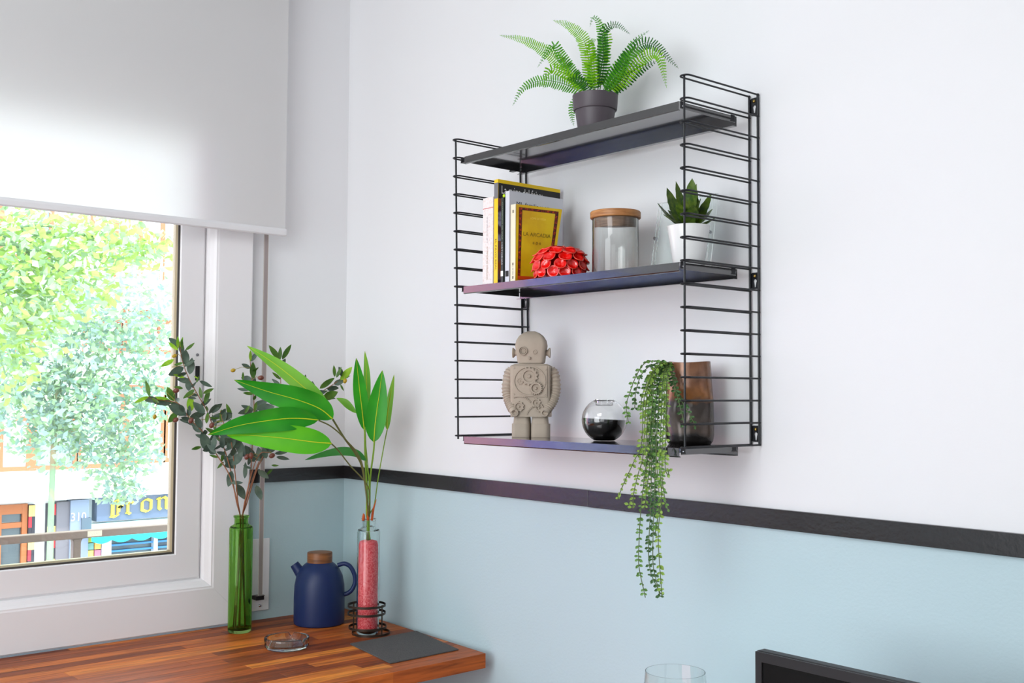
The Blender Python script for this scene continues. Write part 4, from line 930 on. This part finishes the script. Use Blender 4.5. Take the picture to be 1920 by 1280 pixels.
cb = root('clear_bottle', CB, 'tall clear glass bottle vase filled with red gravel, standing in hoops', 'vase')
rc = .0305
put('bottle_glass', bottle(CB, rc, hc), glassmat('clear_bottle_glass', (.975, .992, .985, 1), 0, 1.33), cb, smooth='auto')
gz = at(691, 1012, 1, CV.y).z-ZW
V, Fc = lathe(dens([(0, .0082), (rc-.0075, .0084), (rc-.0036, .0125), (rc-.0034, .05), (rc-.0042, .11), (rc-.0034, .17), (rc-.0042, gz-.012), (rc-.007, gz-.003), (.012, gz), (0, gz)], 14), CB, 90)
rn = random.Random(8)
for v in V:
    l = v-CB; rad = Vector((l.x, l.y, 0))
    if rad.length > .005: v -= rad.normalized()*rn.uniform(0, .0009)
    else: v.z += rn.uniform(-.0008, .0008)
gm = bpy.data.materials.new('red_gravel'); gm.use_nodes = True; nt = gm.node_tree; b = nt.nodes['Principled BSDF']
g = nt.nodes.new('ShaderNodeNewGeometry'); vo = nt.nodes.new('ShaderNodeTexVoronoi'); vo.inputs['Scale'].default_value = 400; nt.links.new(g.outputs['Position'], vo.inputs['Vector'])
r = nt.nodes.new('ShaderNodeValToRGB'); r.color_ramp.elements[0].color = C(232, 26, 46); r.color_ramp.elements[1].color = C(255, 124, 130)
sp_ = nt.nodes.new('ShaderNodeSeparateXYZ'); nt.links.new(vo.outputs['Color'], sp_.inputs[0]); nt.links.new(sp_.outputs[0], r.inputs[0]); nt.links.new(r.outputs[0], b.inputs['Base Color'])
bp = nt.nodes.new('ShaderNodeBump'); bp.inputs['Strength'].default_value = .8; bp.inputs['Distance'].default_value = .0012; bp.invert = True; nt.links.new(vo.outputs['Distance'], bp.inputs['Height']); nt.links.new(bp.outputs[0], b.inputs['Normal']); b.inputs['Roughness'].default_value = .6
put('red_gravel', (V, Fc), gm, None, label='red decorative gravel filling the clear bottle', cat='gravel', kind='stuff', smooth=True)
# big-leaved artificial plant
bp_ = root('broad_leaf_plant', CB+Vector((0, 0, gz)), 'artificial plant with long bright green leaves standing in the red gravel bottle', 'plant')
dC = depth_of(CB)
LG = {'a': leafmat('broad_green', C(24, 132, 18), C(52, 164, 26), .2, .38, 9), 'l': leafmat('broad_light', C(118, 190, 58), C(140, 204, 74), .3, .4, 9), 'v': leafmat('broad_vivid', C(92, 190, 14), C(70, 172, 18), .28, .38, 9), 'n': leafmat('narrow_green', C(56, 132, 58), C(66, 150, 60), .2, .45, 9)}
m_rib = mat('leaf_rib', C(190, 205, 30), .45)
def big(mid, width, key, d0, d1, peak=.45, tilt=0., fold=.18, rib=True, wav=0.):
    P = [dp(x, y, dC+d0+(d1-d0)*i/(len(mid)-1)) for i, (x, y) in enumerate(mid)]   # base -> tip
    P = smooth_path(P, 6); N = len(P)-1; V, Fc = [], []; cs = []
    for i, p in enumerate(P):
        s = i/N; t = (P[min(i+1, N)]-P[max(i-1, 0)]).normalized(); vw = (CAM-p).normalized(); sd = t.cross(vw).normalized(); nrm = sd.cross(t).normalized()
        M_r = Matrix.Rotation(tilt, 3, t); sd = M_r @ sd; nrm = M_r @ nrm
        w = width*dC/F_PX*((sin(pi/2*min(1, s/peak))**.62) if s < peak else max(0, cos(pi/2*(s-peak)/(1-peak)))**.85)+.0004
        wy = .0025*sin(s*14+mid[0][0])*wav
        V += [p+sd*w+nrm*(w*fold+wy), p+sd*w*.55+nrm*w*fold*.35, p, p-sd*w*.55+nrm*w*fold*.35, p-sd*w+nrm*(w*fold-wy)]
        cs.append(p+nrm*.0006)
    for i in range(N):
        for j in range(4): a = i*5+j; Fc.append((a, a+1, a+6, a+5))
    lf = put('leaf', (V, Fc), LG[key], bp_, smooth=True)
    if rib: put('rib', tube(cs, [.0016*(1-.75*i/N) for i in range(N+1)], 6), m_rib, lf, smooth=True)
    return P[0]
st_g, st_o = mat('stem_green', C(120, 160, 40), .45), mat('stem_olive', C(96, 98, 46), .5)
def stem(pts, r_, m, d_end):
    P = [CB+Vector((rn.uniform(-.006, .006), rn.uniform(-.006, .006), gz-.004)), CB+Vector((rn.uniform(-.004, .004), rn.uniform(-.004, .004), hc-.006))]
    n = len(pts)
    for i, (x, y) in enumerate(pts): P.append(dp(x, y, dC+d_end*(i+1)/n))
    put('stem', tube(smooth_path(P, 6), [r_*1.25]*8+[r_]*(6*(len(P)-1)+1-8), 8), m, bp_, smooth=True)
big([(624, 785), (590, 745), (545, 705), (505, 675), (463, 648)], 17, 'l', -.10, -.06, .35, .5)
big([(624, 785), (600, 766), (560, 750), (500, 733), (439, 712)], 24, 'a', -.12, -.16, .42, -.15, wav=1)
big([(597, 787), (560, 784), (520, 786), (450, 797), (389, 815)], 21, 'a', -.15, -.22, .45, -.1, wav=1)
big([(622, 831), (585, 828), (530, 821), (470, 816), (425, 816)], 24, 'v', -.16, -.20, .38, .1)
big([(686, 863), (668, 850), (640, 846), (605, 852), (572, 862)], 8, 'n', -.02, -.05, .4, .3, rib=False, wav=.4)
big([(683, 806), (679, 770), (673, 720), (668, 671)], 13, 'a', -.02, -.02, .5, .2)
big([(684, 790), (687, 750), (687, 700), (684, 658)], 8, 'l', .03, .04, .5, .6)
big([(701, 829), (704, 790), (711, 740), (717, 694)], 19, 'a', -.02, -.02, .38, -.1)
big([(726, 806), (726, 780), (732, 740), (739, 702)], 8, 'l', .02, .03, .4, .6)
big([(668, 774), (655, 762), (645, 753), (631, 746)], 7, 'l', .04, .05, .5, .3, rib=False)
stem([(690, 955), (680, 880), (665, 848), (645, 820), (624, 786)], .0026, st_o, -.10)
stem([(690, 955), (678, 866), (649, 825), (622, 800), (598, 788)], .0018, st_o, -.15)
stem([(692, 958), (690, 912), (656, 872), (635, 845), (621, 831)], .0018, st_o, -.16)
stem([(688, 960), (688, 912), (685, 860), (684, 800)], .0028, st_g, -.02)
stem([(687, 960), (688, 900), (684, 790)], .0018, st_g, .03)
stem([(693, 960), (694, 900), (700, 850), (702, 828)], .0024, st_g, -.02)
stem([(695, 960), (702, 945), (709, 897), (720, 835), (726, 805)], .0015, st_g, .02)
stem([(692, 960), (693, 905), (686, 863)], .0016, st_g, -.02)
stem([(690, 955), (691, 890), (680, 790), (668, 774)], .0012, st_g, .04)
m_sh = mat('orange_sheath', C(190, 84, 30), .6)
for a, b_, c_, w in (((690, 975), (690, 955), (689, 935), .0035), ((697, 975), (700, 955), (706, 935), .0034), ((681, 975), (682, 966), (681, 962), .004)):
    P = [dp(*a, dC-.004), dp(*b_, dC-.008), dp(*c_, dC-.006)]; put('sheath', tube(smooth_path(P, 4), [w, w, w, w*.95, w*.85, w*.7, w*.5, w*.35, .0004], 8), m_sh, bp_, smooth=True)
# ================================================================== LOWER RIGHT: TABLE, WINE GLASS, SCREEN
tbl = root('side_table', (1.95, -.37, 0), 'plain white table against the wall below the right edge of the picture', 'table')
put('table_top', box(1.36, -.70, .755, 2.75, -.03, .785), M_frame, tbl, bevel=.002)
for x, y in ((1.40, -.66), (2.71, -.66), (1.40, -.07), (2.71, -.07)): put('leg', box(x-.02, y-.02, 0, x+.02, y+.02, .755), M_frame, tbl, bevel=.002)
g0 = at(1266, 1258, 1, -.30); gr = (at(1322, 1258, 1, -.30)-at(1211, 1258, 1, -.30)).length/2*.83
GH = g0.z-.7855; gc = Vector((g0.x, g0.y, .7855))
wg = root('wine_glass', gc, 'clear wine glass whose rim shows at the bottom edge left of the screen', 'glass')
gr = 56*depth_of(g0)/F_PX
put('glass', lathe([(0, 0), (.036, 0), (.037, .001), (.034, .0025), (.008, .006), (.0045, .012), (.004, .075), (.008, .085), (gr*.75, .105), (gr*1.12, .145), (gr*1.10, .17), (gr, GH), (gr-.0012, GH), (gr*1.10-.0013, .17), (gr*1.12-.0014, .145), (gr*.75-.0015, .107), (.006, .090), (0, .088)], gc, 56), M_glass, wg, smooth='auto')
yt = -.33; a = at(1417, 1219, 1, yt); b2_ = at(1700, 1280, 1, yt)
tv = root('monitor', (a.x+.36, yt, .7855), 'black flat screen whose top left corner shows at the bottom of the picture', 'screen')
zt_ = (a.z+b2_.z)/2
tx = a.x; m_tv = mat('monitor_black', C(34, 34, 36), .4)
put('housing', box(tx, yt, zt_-.245, tx+.72, yt+.022, zt_), m_tv, tv, bevel=.003)
put('bezel', ring_profile(0, 1, 0, 1, [(0, 0)]) if False else merge(box(tx+.002, yt-.004, zt_-.016, tx+.718, yt, zt_-.001), box(tx+.002, yt-.004, zt_-.243, tx+.718, yt, zt_-.230), box(tx+.002, yt-.004, zt_-.230, tx+.014, yt, zt_-.016), box(tx+.706, yt-.004, zt_-.230, tx+.718, yt, zt_-.016)), m_tv, tv)
put('screen_glass', box(tx+.014, yt-.0015, zt_-.230, tx+.706, yt, zt_-.016), mat('screen_black', (.006, .006, .006, 1), .25, spec=.3), tv)
put('stand', merge(box(tx+.30, yt-.09, .7857, tx+.42, yt+.10, .793), box(tx+.33, yt+.003, .79, tx+.39, yt+.018, zt_-.2)), m_tv, tv)
# ================================================================== OUTSIDE
XF = -15.
def fpt(px, py, x=XF): return at(px, py, 0, x)
def fbox(px0, py0, px1, py1, proud, th=.1, x=XF):
    a, b_ = fpt(px0, py0, x), fpt(px1, py1, x); za = (fpt(px0, py0, x).z+fpt(px1, py0, x).z)/2; return box(x-.05, a.y, za, x+proud, b_.y, b_.z)
def fb(px0, px1, z0, z1, proud, x=XF, back=.05):
    return box(x-back, fpt(px0, 800, x).y, z0, x+proud, fpt(px1, 800, x).y, z1)
def zf(px, py, x=XF): return fpt(px, py, x).z
bld = root('apartment_building', (XF-3, 4, -3.1), 'white apartment building with wooden windows and shops across the street', 'building')
m_fac = mat('facade_white', (.80, .79, .77, 1), .8); m_wd = mat('facade_wood', C(158, 96, 62), .5); m_wdo = mat('door_orange_wood', C(160, 94, 52), .5)
m_dk = mat('shop_dark_glass', C(70, 80, 84), .15, spec=.6); m_cur = mat('curtain_white', C(205, 214, 216), .6); m_gw = mat('window_reflection', C(120, 140, 140), .1, spec=.8)
put('wall', box(XF-6, -9.5, -3.1, XF, 30, 13), m_fac, bld)
nb = root('pink_reflection_block', (XF-3, -12.4, -3.1), 'unseen pink building block added past the left edge of the window for its reflection in the shelf edges', 'building')  # added out of view so the black metal mirrors pink
put('wall', box(XF-5.5, -14.0, -3.1, XF+.3, -9.6, 14), mat('reflection_pink', C(226, 150, 168), .8), nb)
nb2 = root('blue_reflection_block', (XF-3, -20, -3.1), 'unseen blue building block added beyond the pink one for its reflection in the shelf edges', 'building')  # added out of view, gives the black metal its blue reflection
put('wall', box(XF-5.5, -27, -3.1, XF+.3, -14.1, 14), mat('reflection_blue', C(64, 104, 226), .8), nb2)
for o_, ys_ in ((nb, (-12.9, -10.6)), (nb2, (-25, -22, -19, -17.5))):
    for y_ in ys_:
        for z_ in (1.2, 4.4, 7.6):
            w_o = put('window', box(XF+.3, y_-.5, z_, XF+.36, y_+.5, z_+1.4), m_fac, o_); put('pane', box(XF+.35, y_-.42, z_+.08, XF+.37, y_+.42, z_+1.32), m_cur, w_o)
# first floor: row of wood-framed windows
def fwin(px0, px1, z0, z1, panes, parent, m=m_wd, fill=(m_cur,), fw=.07, x=XF):
    y0, y1 = fpt(px0, 800, x).y, fpt(px1, 800, x).y
    fr = put('window', merge(box(x-.01, y0, z0, x+.06, y0+fw, z1), box(x-.01, y1-fw, z0, x+.06, y1, z1), box(x-.02, y0+.002, z1-fw, x+.057, y1-.002, z1-.002), box(x-.02, y0+.002, z0+.002, x+.057, y1-.002, z0+fw), *[box(x-.01, y0+(y1-y0)*k/panes-fw/2, z0, x+.055, y0+(y1-y0)*k/panes+fw/2, z1) for k in range(1, panes)]), m, parent)
    for k in range(panes):
        a, b_ = y0+(y1-y0)*k/panes, y0+(y1-y0)*(k+1)/panes; put('pane', box(x+.002, a+fw/2, z0+fw/2, x+.02, b_-fw/2, z1-fw/2), fill[k % len(fill)], fr)
    return fr
zs0 = zf(30, 883); zs1 = zf(30, 780)
fwin(-120, 58, zs0, zs1, 3, bld, fill=(m_cur, m_gw, m_cur))
fwin(58, 145, zs0, zs1, 1, bld, fill=(m_gw,)); fwin(143, 232, zs0, zs1+.35, 1, bld, fill=(m_cur,))
fwin(232, 308, zs0+.05, zs1+.5, 1, bld, fill=(mat('curtain_cream', C(226, 208, 196), .7),)); fwin(305, 420, zs0+.05, zs1+.5, 2, bld, fill=(mat('curtain_cream', C(226, 208, 196), .7),))
# second floor
z20, z21 = zf(230, 662), zf(230, 596)
fwin(150, 222, z20, z21, 2, bld, fill=(m_gw, m_cur)); fwin(224, 276, z20, z21+.15, 1, bld, fill=(m_gw,)); fwin(-60, 60, z20-.1, z21+.1, 3, bld, fill=(m_gw, m_cur)); fwin(290, 420, z20, z21, 3, bld, fill=(m_cur,))
m_led = mat('ledge_white', (.86, .86, .85, 1), .7)
put('ledge', box(XF, -9.5, zf(30, 940)+.02, XF+.35, 30, zs0-.06), m_led, bld)
put('ledge', box(XF, -9.5, z20-.22, XF+.12, 30, z20-.08), m_led, bld)
# balcony with vertical bars
zb0, zb1 = zf(240, 536), zf(240, 478); m_pk = mat('balcony_pink', C(236, 205, 196), .7)
bal = put('balcony', box(XF, fpt(150, 800).y, zb0-.12, XF+.9, fpt(310, 800).y, zb0), m_pk, bld)
put('balcony_rail', box(XF+.85, fpt(150, 800).y, zb1-.04, XF+.9, fpt(310, 800).y, zb1), m_pk, bal)
ya_, yb2 = fpt(150, 800).y, fpt(310, 800).y; n = 16
for k in range(n): y = ya_+(yb2-ya_)*(k+.5)/n; put('baluster', box(XF+.86, y-.015, zb0, XF+.885, y+.015, zb1-.04), mat('baluster_white', C(230, 224, 222), .6), bal)
fwin(160, 300, zb0+.0, zb0+2.0, 3, bld, fill=(m_cur, m_gw)); fwin(-60, 90, zb0+.3, zb0+1.9, 3, bld, fill=(m_gw, m_cur))
# ground floor: door, checkered posts, columns
zg0, zg1 = -3.1, zf(30, 944)
door = put('shop_front', merge(fb(-130, 52.8, zg1-.15, zg1-.004, .077), fb(-6, 5, zg0, zg1-.002, .08), fb(43, 53, zg0, zg1-.002, .08), fb(-130, 53, zf(20, 989), zf(20, 979), .07)), m_wdo, bld)
put('pane', fb(5, 43, zf(20, 978), zg1-.15, .02), m_dk, door); put('pane', fb(5, 43, zg0+.1, zf(20, 990), .02), m_dk, door); put('pane', fb(-130, -6, zg0+.1, zg1-.15, .02), m_dk, door)
m_ck = [mat('check_yellow', C(226, 188, 112), .6), mat('check_black', C(50, 48, 56), .5), mat('check_red', C(214, 50, 60), .6)]
rc_ = random.Random(2)
for (p0, p1) in ((54, 66), (89, 104)):
    post = put('shop_post', fb(p0, p1, zg0, zg1-.02, .10), m_ck[1], bld)
    z = zg1-.03; k = 0
    while z > zg0+.3:
        h = .17; c_ = (0, 1, 0, 2, 1)[(k+p0) % 5]; w = (p1-p0)*.5
        for q in range(2): put('check', fb(p0+q*w, p0+(q+1)*w, z-h, z, .112+.003*q, back=-.10), m_ck[(0, 1, 2, 0, 1, 1)[(k*2+q*3+p0) % 6]], post)
        z -= h; k += 1
put('column', fb(104, 128, zg0, zg1, .16), mat('column_grey', C(108, 104, 110), .6), bld)
col2 = put('column', fb(128, 162, zg0, zg1+.02, .20), mat('column_light', C(122, 132, 152), .5), bld)
nn = fpt(133, 977, XF+.21); put('house_number', text_vf('310', lambda u, v: Vector((XF+.212, nn.y+u, nn.z+v)), width=.235, height=.13), mat('number_white', (.9, .9, .9, 1), .5), col2)
put('dark_panel', fb(148, 166, zf(155, 990), zf(155, 968), .23), mat('panel_dark', C(80, 92, 104), .4), bld)
# the facade goes on past the right side of the window
for k in range(5):
    y_ = 9.2+k*3.1
    for z_, h_ in ((.3, 1.3), (2.2, 1.2), (4.6, 1.4), (7.4, 1.4)):
        fr_ = put('window', merge(box(XF-.02, y_, z_, XF+.06, y_+.07, z_+h_), box(XF-.02, y_+1.53, z_, XF+.06, y_+1.6, z_+h_), box(XF-.02, y_+.002, z_+h_-.07, XF+.057, y_+1.598, z_+h_-.002), box(XF-.02, y_+.002, z_+.002, XF+.057, y_+1.598, z_+.07), box(XF-.02, y_+.77, z_+.004, XF+.053, y_+.83, z_+h_-.004)), m_wd, bld)
        for q in (0, 1): put('pane', box(XF+.002, y_+.08+.75*q, z_+.075, XF+.02, y_+.77+.75*q, z_+h_-.075), (m_gw, m_cur)[(q+k) % 2], fr_)
    fr_ = put('shop_front', merge(box(XF, y_-.5, zg0, XF+.08, y_-.35, zg1-.3), box(XF, y_+1.9, zg0, XF+.08, y_+2.05, zg1-.3), box(XF, y_-.498, zg1-.45, XF+.077, y_+2.048, zg1-.302)), m_wdo, bld)
    put('pane', box(XF-.02, y_-.35, zg0+.1, XF+.02, y_+1.9, zg1-.45), m_dk, fr_)
# sign board with blackletter letters
sg = put('sign_board', fb(176, 372, zf(176, 975)-.0, zf(176, 926.5), .22), mat('sign_slate', C(92, 102, 124), .4), bld)
m_let = mat('letter_yellow', C(240, 208, 70), .5)
def letter(px, zb, h, strokes, adv):
    y0 = fpt(px, 950, XF+.24).y; V, Fc = [], []; nib = (.10, .075)
    for st in strokes:
        for (a, b_) in zip(st, st[1:]):
            n_ = len(V); pts = [(a[0]-nib[0], a[1]-nib[1]), (a[0]+nib[0], a[1]+nib[1]), (b_[0]+nib[0], b_[1]+nib[1]), (b_[0]-nib[0], b_[1]-nib[1])]
            if abs((b_[0]-a[0])*nib[1]-(b_[1]-a[1])*nib[0]) < .012: pts = [(a[0]-.02, a[1]+.03), (a[0]+.02, a[1]-.03), (b_[0]+.02, b_[1]-.03), (b_[0]-.02, b_[1]+.03)]
            for lay in (0, .03):
                for u, v in pts: V.append(Vector((XF+.222+lay, y0+u*h, zb+v*h)))
            Fc += [(n_+4, n_+5, n_+6, n_+7), (n_, n_+1, n_+5, n_+4), (n_+1, n_+2, n_+6, n_+5), (n_+2, n_+3, n_+7, n_+6), (n_+3, n_, n_+4, n_+7)]
    put('letter', (V, Fc), m_let, sg)
zb_ = zf(215, 962)
letter(205, zb_-.02, .255, [[(.12, .02), (.38, -.04), (.62, .12)], [(.22, .05), (.22, .85), (.12, .72)], [(.22, .85), (.45, 1.0), (.95, 1.02)], [(.58, .22), (.58, .92)], [(.58, .62), (.80, .52), (.78, .72)]], 1)
letter(233, zb_+.005, .20, [[(.1, .82), (.3, .95), (.3, .1), (.5, -.02)], [(.3, .78), (.62, .98), (.78, .82)], [(.1, .05), (.3, .1)]], 1)
letter(262, zb_+.025, .20, [[(.2, .12), (.2, .8), (.55, 1.0), (.95, .85), (.95, .15), (.6, -.02), (.2, .12)]], 1)
letter(292, zb_+.045, .20, [[(.05, .82), (.28, .95), (.28, .08), (.42, -.02)], [(.28, .78), (.68, 1.0), (.9, .85), (.9, .08), (1.05, .02)]], 1)
letter(323, zb_+.06, .22, [[(.15, 1.15), (.2, .1), (.45, .0)], [(.0, .85), (.45, .85)]], 1)
put('sign_shelf', fb(164, 372, zf(176, 990)-.1, zf(176, 980), .10), mat('shelf_white', C(226, 232, 230), .6), bld)
# turquoise scalloped awning
xa_ = XF+.45
zaw = zf(176, 1001, xa_)+.0
V = []; y0_, y1_ = fpt(174, 900, xa_).y, fpt(390, 900, xa_).y; nsc = 60; top, bot = [], []
for i in range(nsc+1):
    y = y0_+(y1_-y0_)*i/nsc; top.append(Vector((xa_, y, zaw))); bot.append(Vector((xa_+.01, y, zaw-.11-.05*abs(sin(pi*i/10)))))
V = top+bot+[Vector((XF+.1, p.y, zaw+.012)) for p in top]; Fc = []
for i in range(nsc): Fc += [(i, i+1, nsc+2+i, nsc+1+i), (2*nsc+2+i, 2*nsc+3+i, i+1, i)]
aw = put('awning', (V, Fc), mat('turquoise_cloth', C(30, 205, 205), .7), bld); so = aw.modifiers.new('s', 'SOLIDIFY'); so.thickness = .01
# shop window below the awning: blue bars on dark glass, white posts, racks of magazines
sh = put('shop_window', fb(190, 390, zg0, zf(190, 992), .02), mat('shop_interior', C(66, 84, 96), .25, var=(3, C(96, 110, 112), .4, .6)), bld)
zz = zf(240, 1018)
for k in range(9): put('blue_bar', fb(190, 390, zz-k*.097-.015, zz-k*.097+.015, .10, back=-.07), mat('blue_paint', C(70, 140, 205), .5), sh)
for p0, p1 in ((190, 208), (287, 294), (352, 362)): put('white_post', fb(p0, p1, zg0, zf(200, 1006), .14), mat('post_white', C(214, 222, 236), .5), bld)
rk_ = put('magazine_rack', fb(163, 189, zg0, zf(176, 992), .08), mat('rack_grey', C(150, 140, 140), .6), bld)
mg = [C(200, 205, 80), C(225, 150, 140), C(120, 170, 160), C(235, 170, 90), C(215, 205, 110), C(210, 120, 140)]
z = zf(176, 1002); k = 0
while z > zg0+.4:
    for q in range(2): put('magazine', fb(164+q*12.5, 175.5+q*12.5, z-.10, z, .13+.02*(q % 2), back=-.08), mat('magazine_%s' % 'abcdef'[(k*2+q) % 6], mg[(k*2+q) % 6], .5), rk_)
    z -= .115; k += 1
# street, kerb
put('pavement', box(-40, -40, -3.25, -1.2, 50, -3.1), mat('asphalt', C(150, 148, 146), .9), None, kind='structure')
# ------------------------------------------------------------------ street trees
def tree(name, label, base, h, r0, lean, blobs, nleaf, mats, size, bark, seed):
    R_ = random.Random(seed); o = root(name, base, label, 'tree')
    base = Vector(base); top = base+Vector(lean)+Vector((0, 0, h))
    tk = put('trunk', tube(smooth_path([base, base.lerp(top, .35)+Vector((.03, .04, 0)), base.lerp(top, .7)+Vector((-.03, .02, 0)), top], 4), [r0*(1-.5*i/12) for i in range(13)], 10), bark, o, smooth=True)
    st = base.lerp(top, .9)
    for c, rr, w in blobs:
        c = Vector(c); put('branch', tube(smooth_path([st, st.lerp(c, .5)+Vector((0, 0, .2)), c], 4), [r0*.22, r0*.2, r0*.18, r0*.16, r0*.14, r0*.12, r0*.1, r0*.07, r0*.05], 6), bark, o, smooth=True)
    for mi, m in enumerate(mats):
        V, Fc = [], []
        tot = sum(w for *_, w in blobs)
        for c, rr, w in blobs:
            c = Vector(c)
            for _ in range(int(nleaf*w/tot/len(mats))):
                d = Vector((R_.gauss(0, 1), R_.gauss(0, 1), R_.gauss(0, 1))).normalized()*rr[0]*R_.random()**.42; d.y *= rr[1]/rr[0]; d.z *= rr[2]/rr[0]
                p = c+d; a, b_ = Vector((R_.gauss(0, 1), R_.gauss(0, 1), R_.gauss(0, .7))).normalized(), Vector((R_.gauss(0, 1), R_.gauss(0, 1), R_.gauss(0, 1)))
                b_ = (b_-a*b_.dot(a)).normalized(); s = size*R_.uniform(.6, 1.2); n_ = len(V)
                V += [p-a*s, p+b_*s*.55-a*s*.1, p+a*s, p-b_*s*.55-a*s*.1]; Fc += [(n_, n_+1, n_+2, n_+3)]
        put('foliage', (V, Fc), m, o, kind='stuff')
    return o
bark = mat('pale_bark', C(128, 152, 120), .8, var=(2.5, C(160, 140, 110), .55, .62))
XT = -8.5
tb = at(79, 1000, 0, XT); tb.z = -3.1
def bl(px, py, x, r3, w): return (at(px, py, 0, x), r3, w)
g1_ = leafmat('plane_leaf_green', C(170, 192, 158), C(146, 178, 132), .35, .6, 3); g2_ = leafmat('plane_leaf_blue', C(160, 182, 174), C(140, 168, 156), .3, .6, 3)
y1m = leafmat('plane_leaf_yellow', C(172, 196, 112), C(152, 186, 90), .35, .6, 3)
tree('plane_tree', 'pale green street tree whose trunk stands in front of the wooden shop door', tb, 4.7, .048, (0, .1, 0), [
    bl(120, 700, XT, (.9, .9, .7), 5), bl(60, 760, XT, (.8, .7, .5), 4), bl(200, 620, XT, (.8, .8, .6), 3.4), bl(215, 850, XT-.3, (.5, .55, .32), 2.6), bl(190, 760, XT, (.8, .8, .5), 4),
    bl(20, 660, XT, (.8, .6, .5), 3), bl(290, 640, XT, (.6, .5, .6), 1.6), bl(270, 760, XT, (.5, .4, .4), 1.3), bl(140, 590, XT, (.8, .8, .5), 3.2), bl(225, 920, XT-.2, (.3, .3, .16), .7), bl(170, 500, XT, (.7, .6, .5), 1.3), bl(300, 540, XT, (.5, .3, .4), .6), bl(110, 840, XT, (.4, .4, .3), .8)],
    8200, (g1_, g2_), .046, bark, 3)
XN = -6.2
tb2 = at(-160, 1000, 0, XN); tb2.z = -3.1
tree('plane_tree', 'sunlit yellow-green street tree hanging in at the upper left of the window', tb2, 6.2, .12, (0, .2, 0), [
    bl(60, 480, XN, (.8, .7, .35), 3), bl(20, 560, XN, (.7, .5, .4), 3), bl(130, 520, XN, (.6, .5, .4), 2.2), bl(190, 450, XN, (.6, .6, .22), 1.6), bl(280, 470, XN, (.5, .4, .2), .8), bl(60, 620, XN, (.4, .35, .35), 1.2), bl(10, 700, XN, (.4, .3, .3), .8),
    bl(60, 380, XN, (.9, 1.0, .4), 3), bl(-120, 420, XN, (1, .9, .7), 3)],
    4200, (y1m, g1_), .048, bark, 9)
tree('plane_tree', 'street tree further right, hidden behind the window frame', Vector((-8.6, 6.2, -3.1)), 4.7, .05, (0, .1, 0),
    [(Vector((-8.6, 6.2, 2.4)), (1.1, 1.2, .9), 3), (Vector((-8.6, 5.7, 1.4)), (.8, .7, .5), 1), (Vector((-8.6, 6.9, 1.7)), (.8, .8, .6), 1)], 2600, (g1_, g2_), .05, bark, 12)
# ------------------------------------------------------------------ our balcony: slab and brown rail
slab = put('balcony_floor', box(-1.05, -4.2, -.15, -.2, 1.2, .0), mat('slab_grey', C(170, 165, 160), .8), None, kind='structure')
XRl = -.8
rl = root('balcony_railing', (XRl, -1, 0), 'weathered brown metal balcony railing outside the window', 'railing')
rz1, rz0 = 1.0415, 1.0170
m_rl = mat('rail_brown', C(118, 98, 84), .5, bump=(90, .5, .002), var=(9, C(120, 96, 82), .45, .6))
put('top_rail', box(XRl-.02, -4.1, rz0, XRl+.02, 1.1, rz1), m_rl, rl, bevel=.003)
put('peeled_patch', box(XRl+.0195, at(160, 1000, 0, XRl).y, rz0+.004, XRl+.0206, at(187, 1000, 0, XRl).y, rz1-.002), mat('peeled_cream', C(206, 186, 160), .8, bump=(300, .9, .002)), rl)
pa, pb = at(135, 1020, 0, XRl).y, at(149.5, 1020, 0, XRl).y; w_ = pb-pa
for k in range(-3, 3):
    y = pa+k*.78
    if k == -1: pass
    put('post', box(XRl-.014, y, 0, XRl+.014, y+w_, rz0), m_rl, rl, bevel=.002)
    for s_, yy in ((1, y+w_), (-1, y)):
        rr = .012; V = [Vector((XRl-.013, yy, rz0))]; 
        for q in range(6): a = pi/2*q/5; V.append(Vector((XRl-.013, yy+s_*(rr-rr*sin(a)), rz0-(rr-rr*cos(a)))))
        n_ = len(V); V2 = V+[v+Vector((.026, 0, 0)) for v in V]
        f1 = tuple(range(n_)); put('gusset', (V2, [f1, tuple(reversed([i+n_ for i in f1]))]+[(i, (i+1) % n_, (i+1) % n_+n_, i+n_) for i in range(n_)]), m_rl, rl)
put('bottom_rail', box(XRl-.015, -4.1, .08, XRl+.015, 1.1, .10), m_rl, rl)
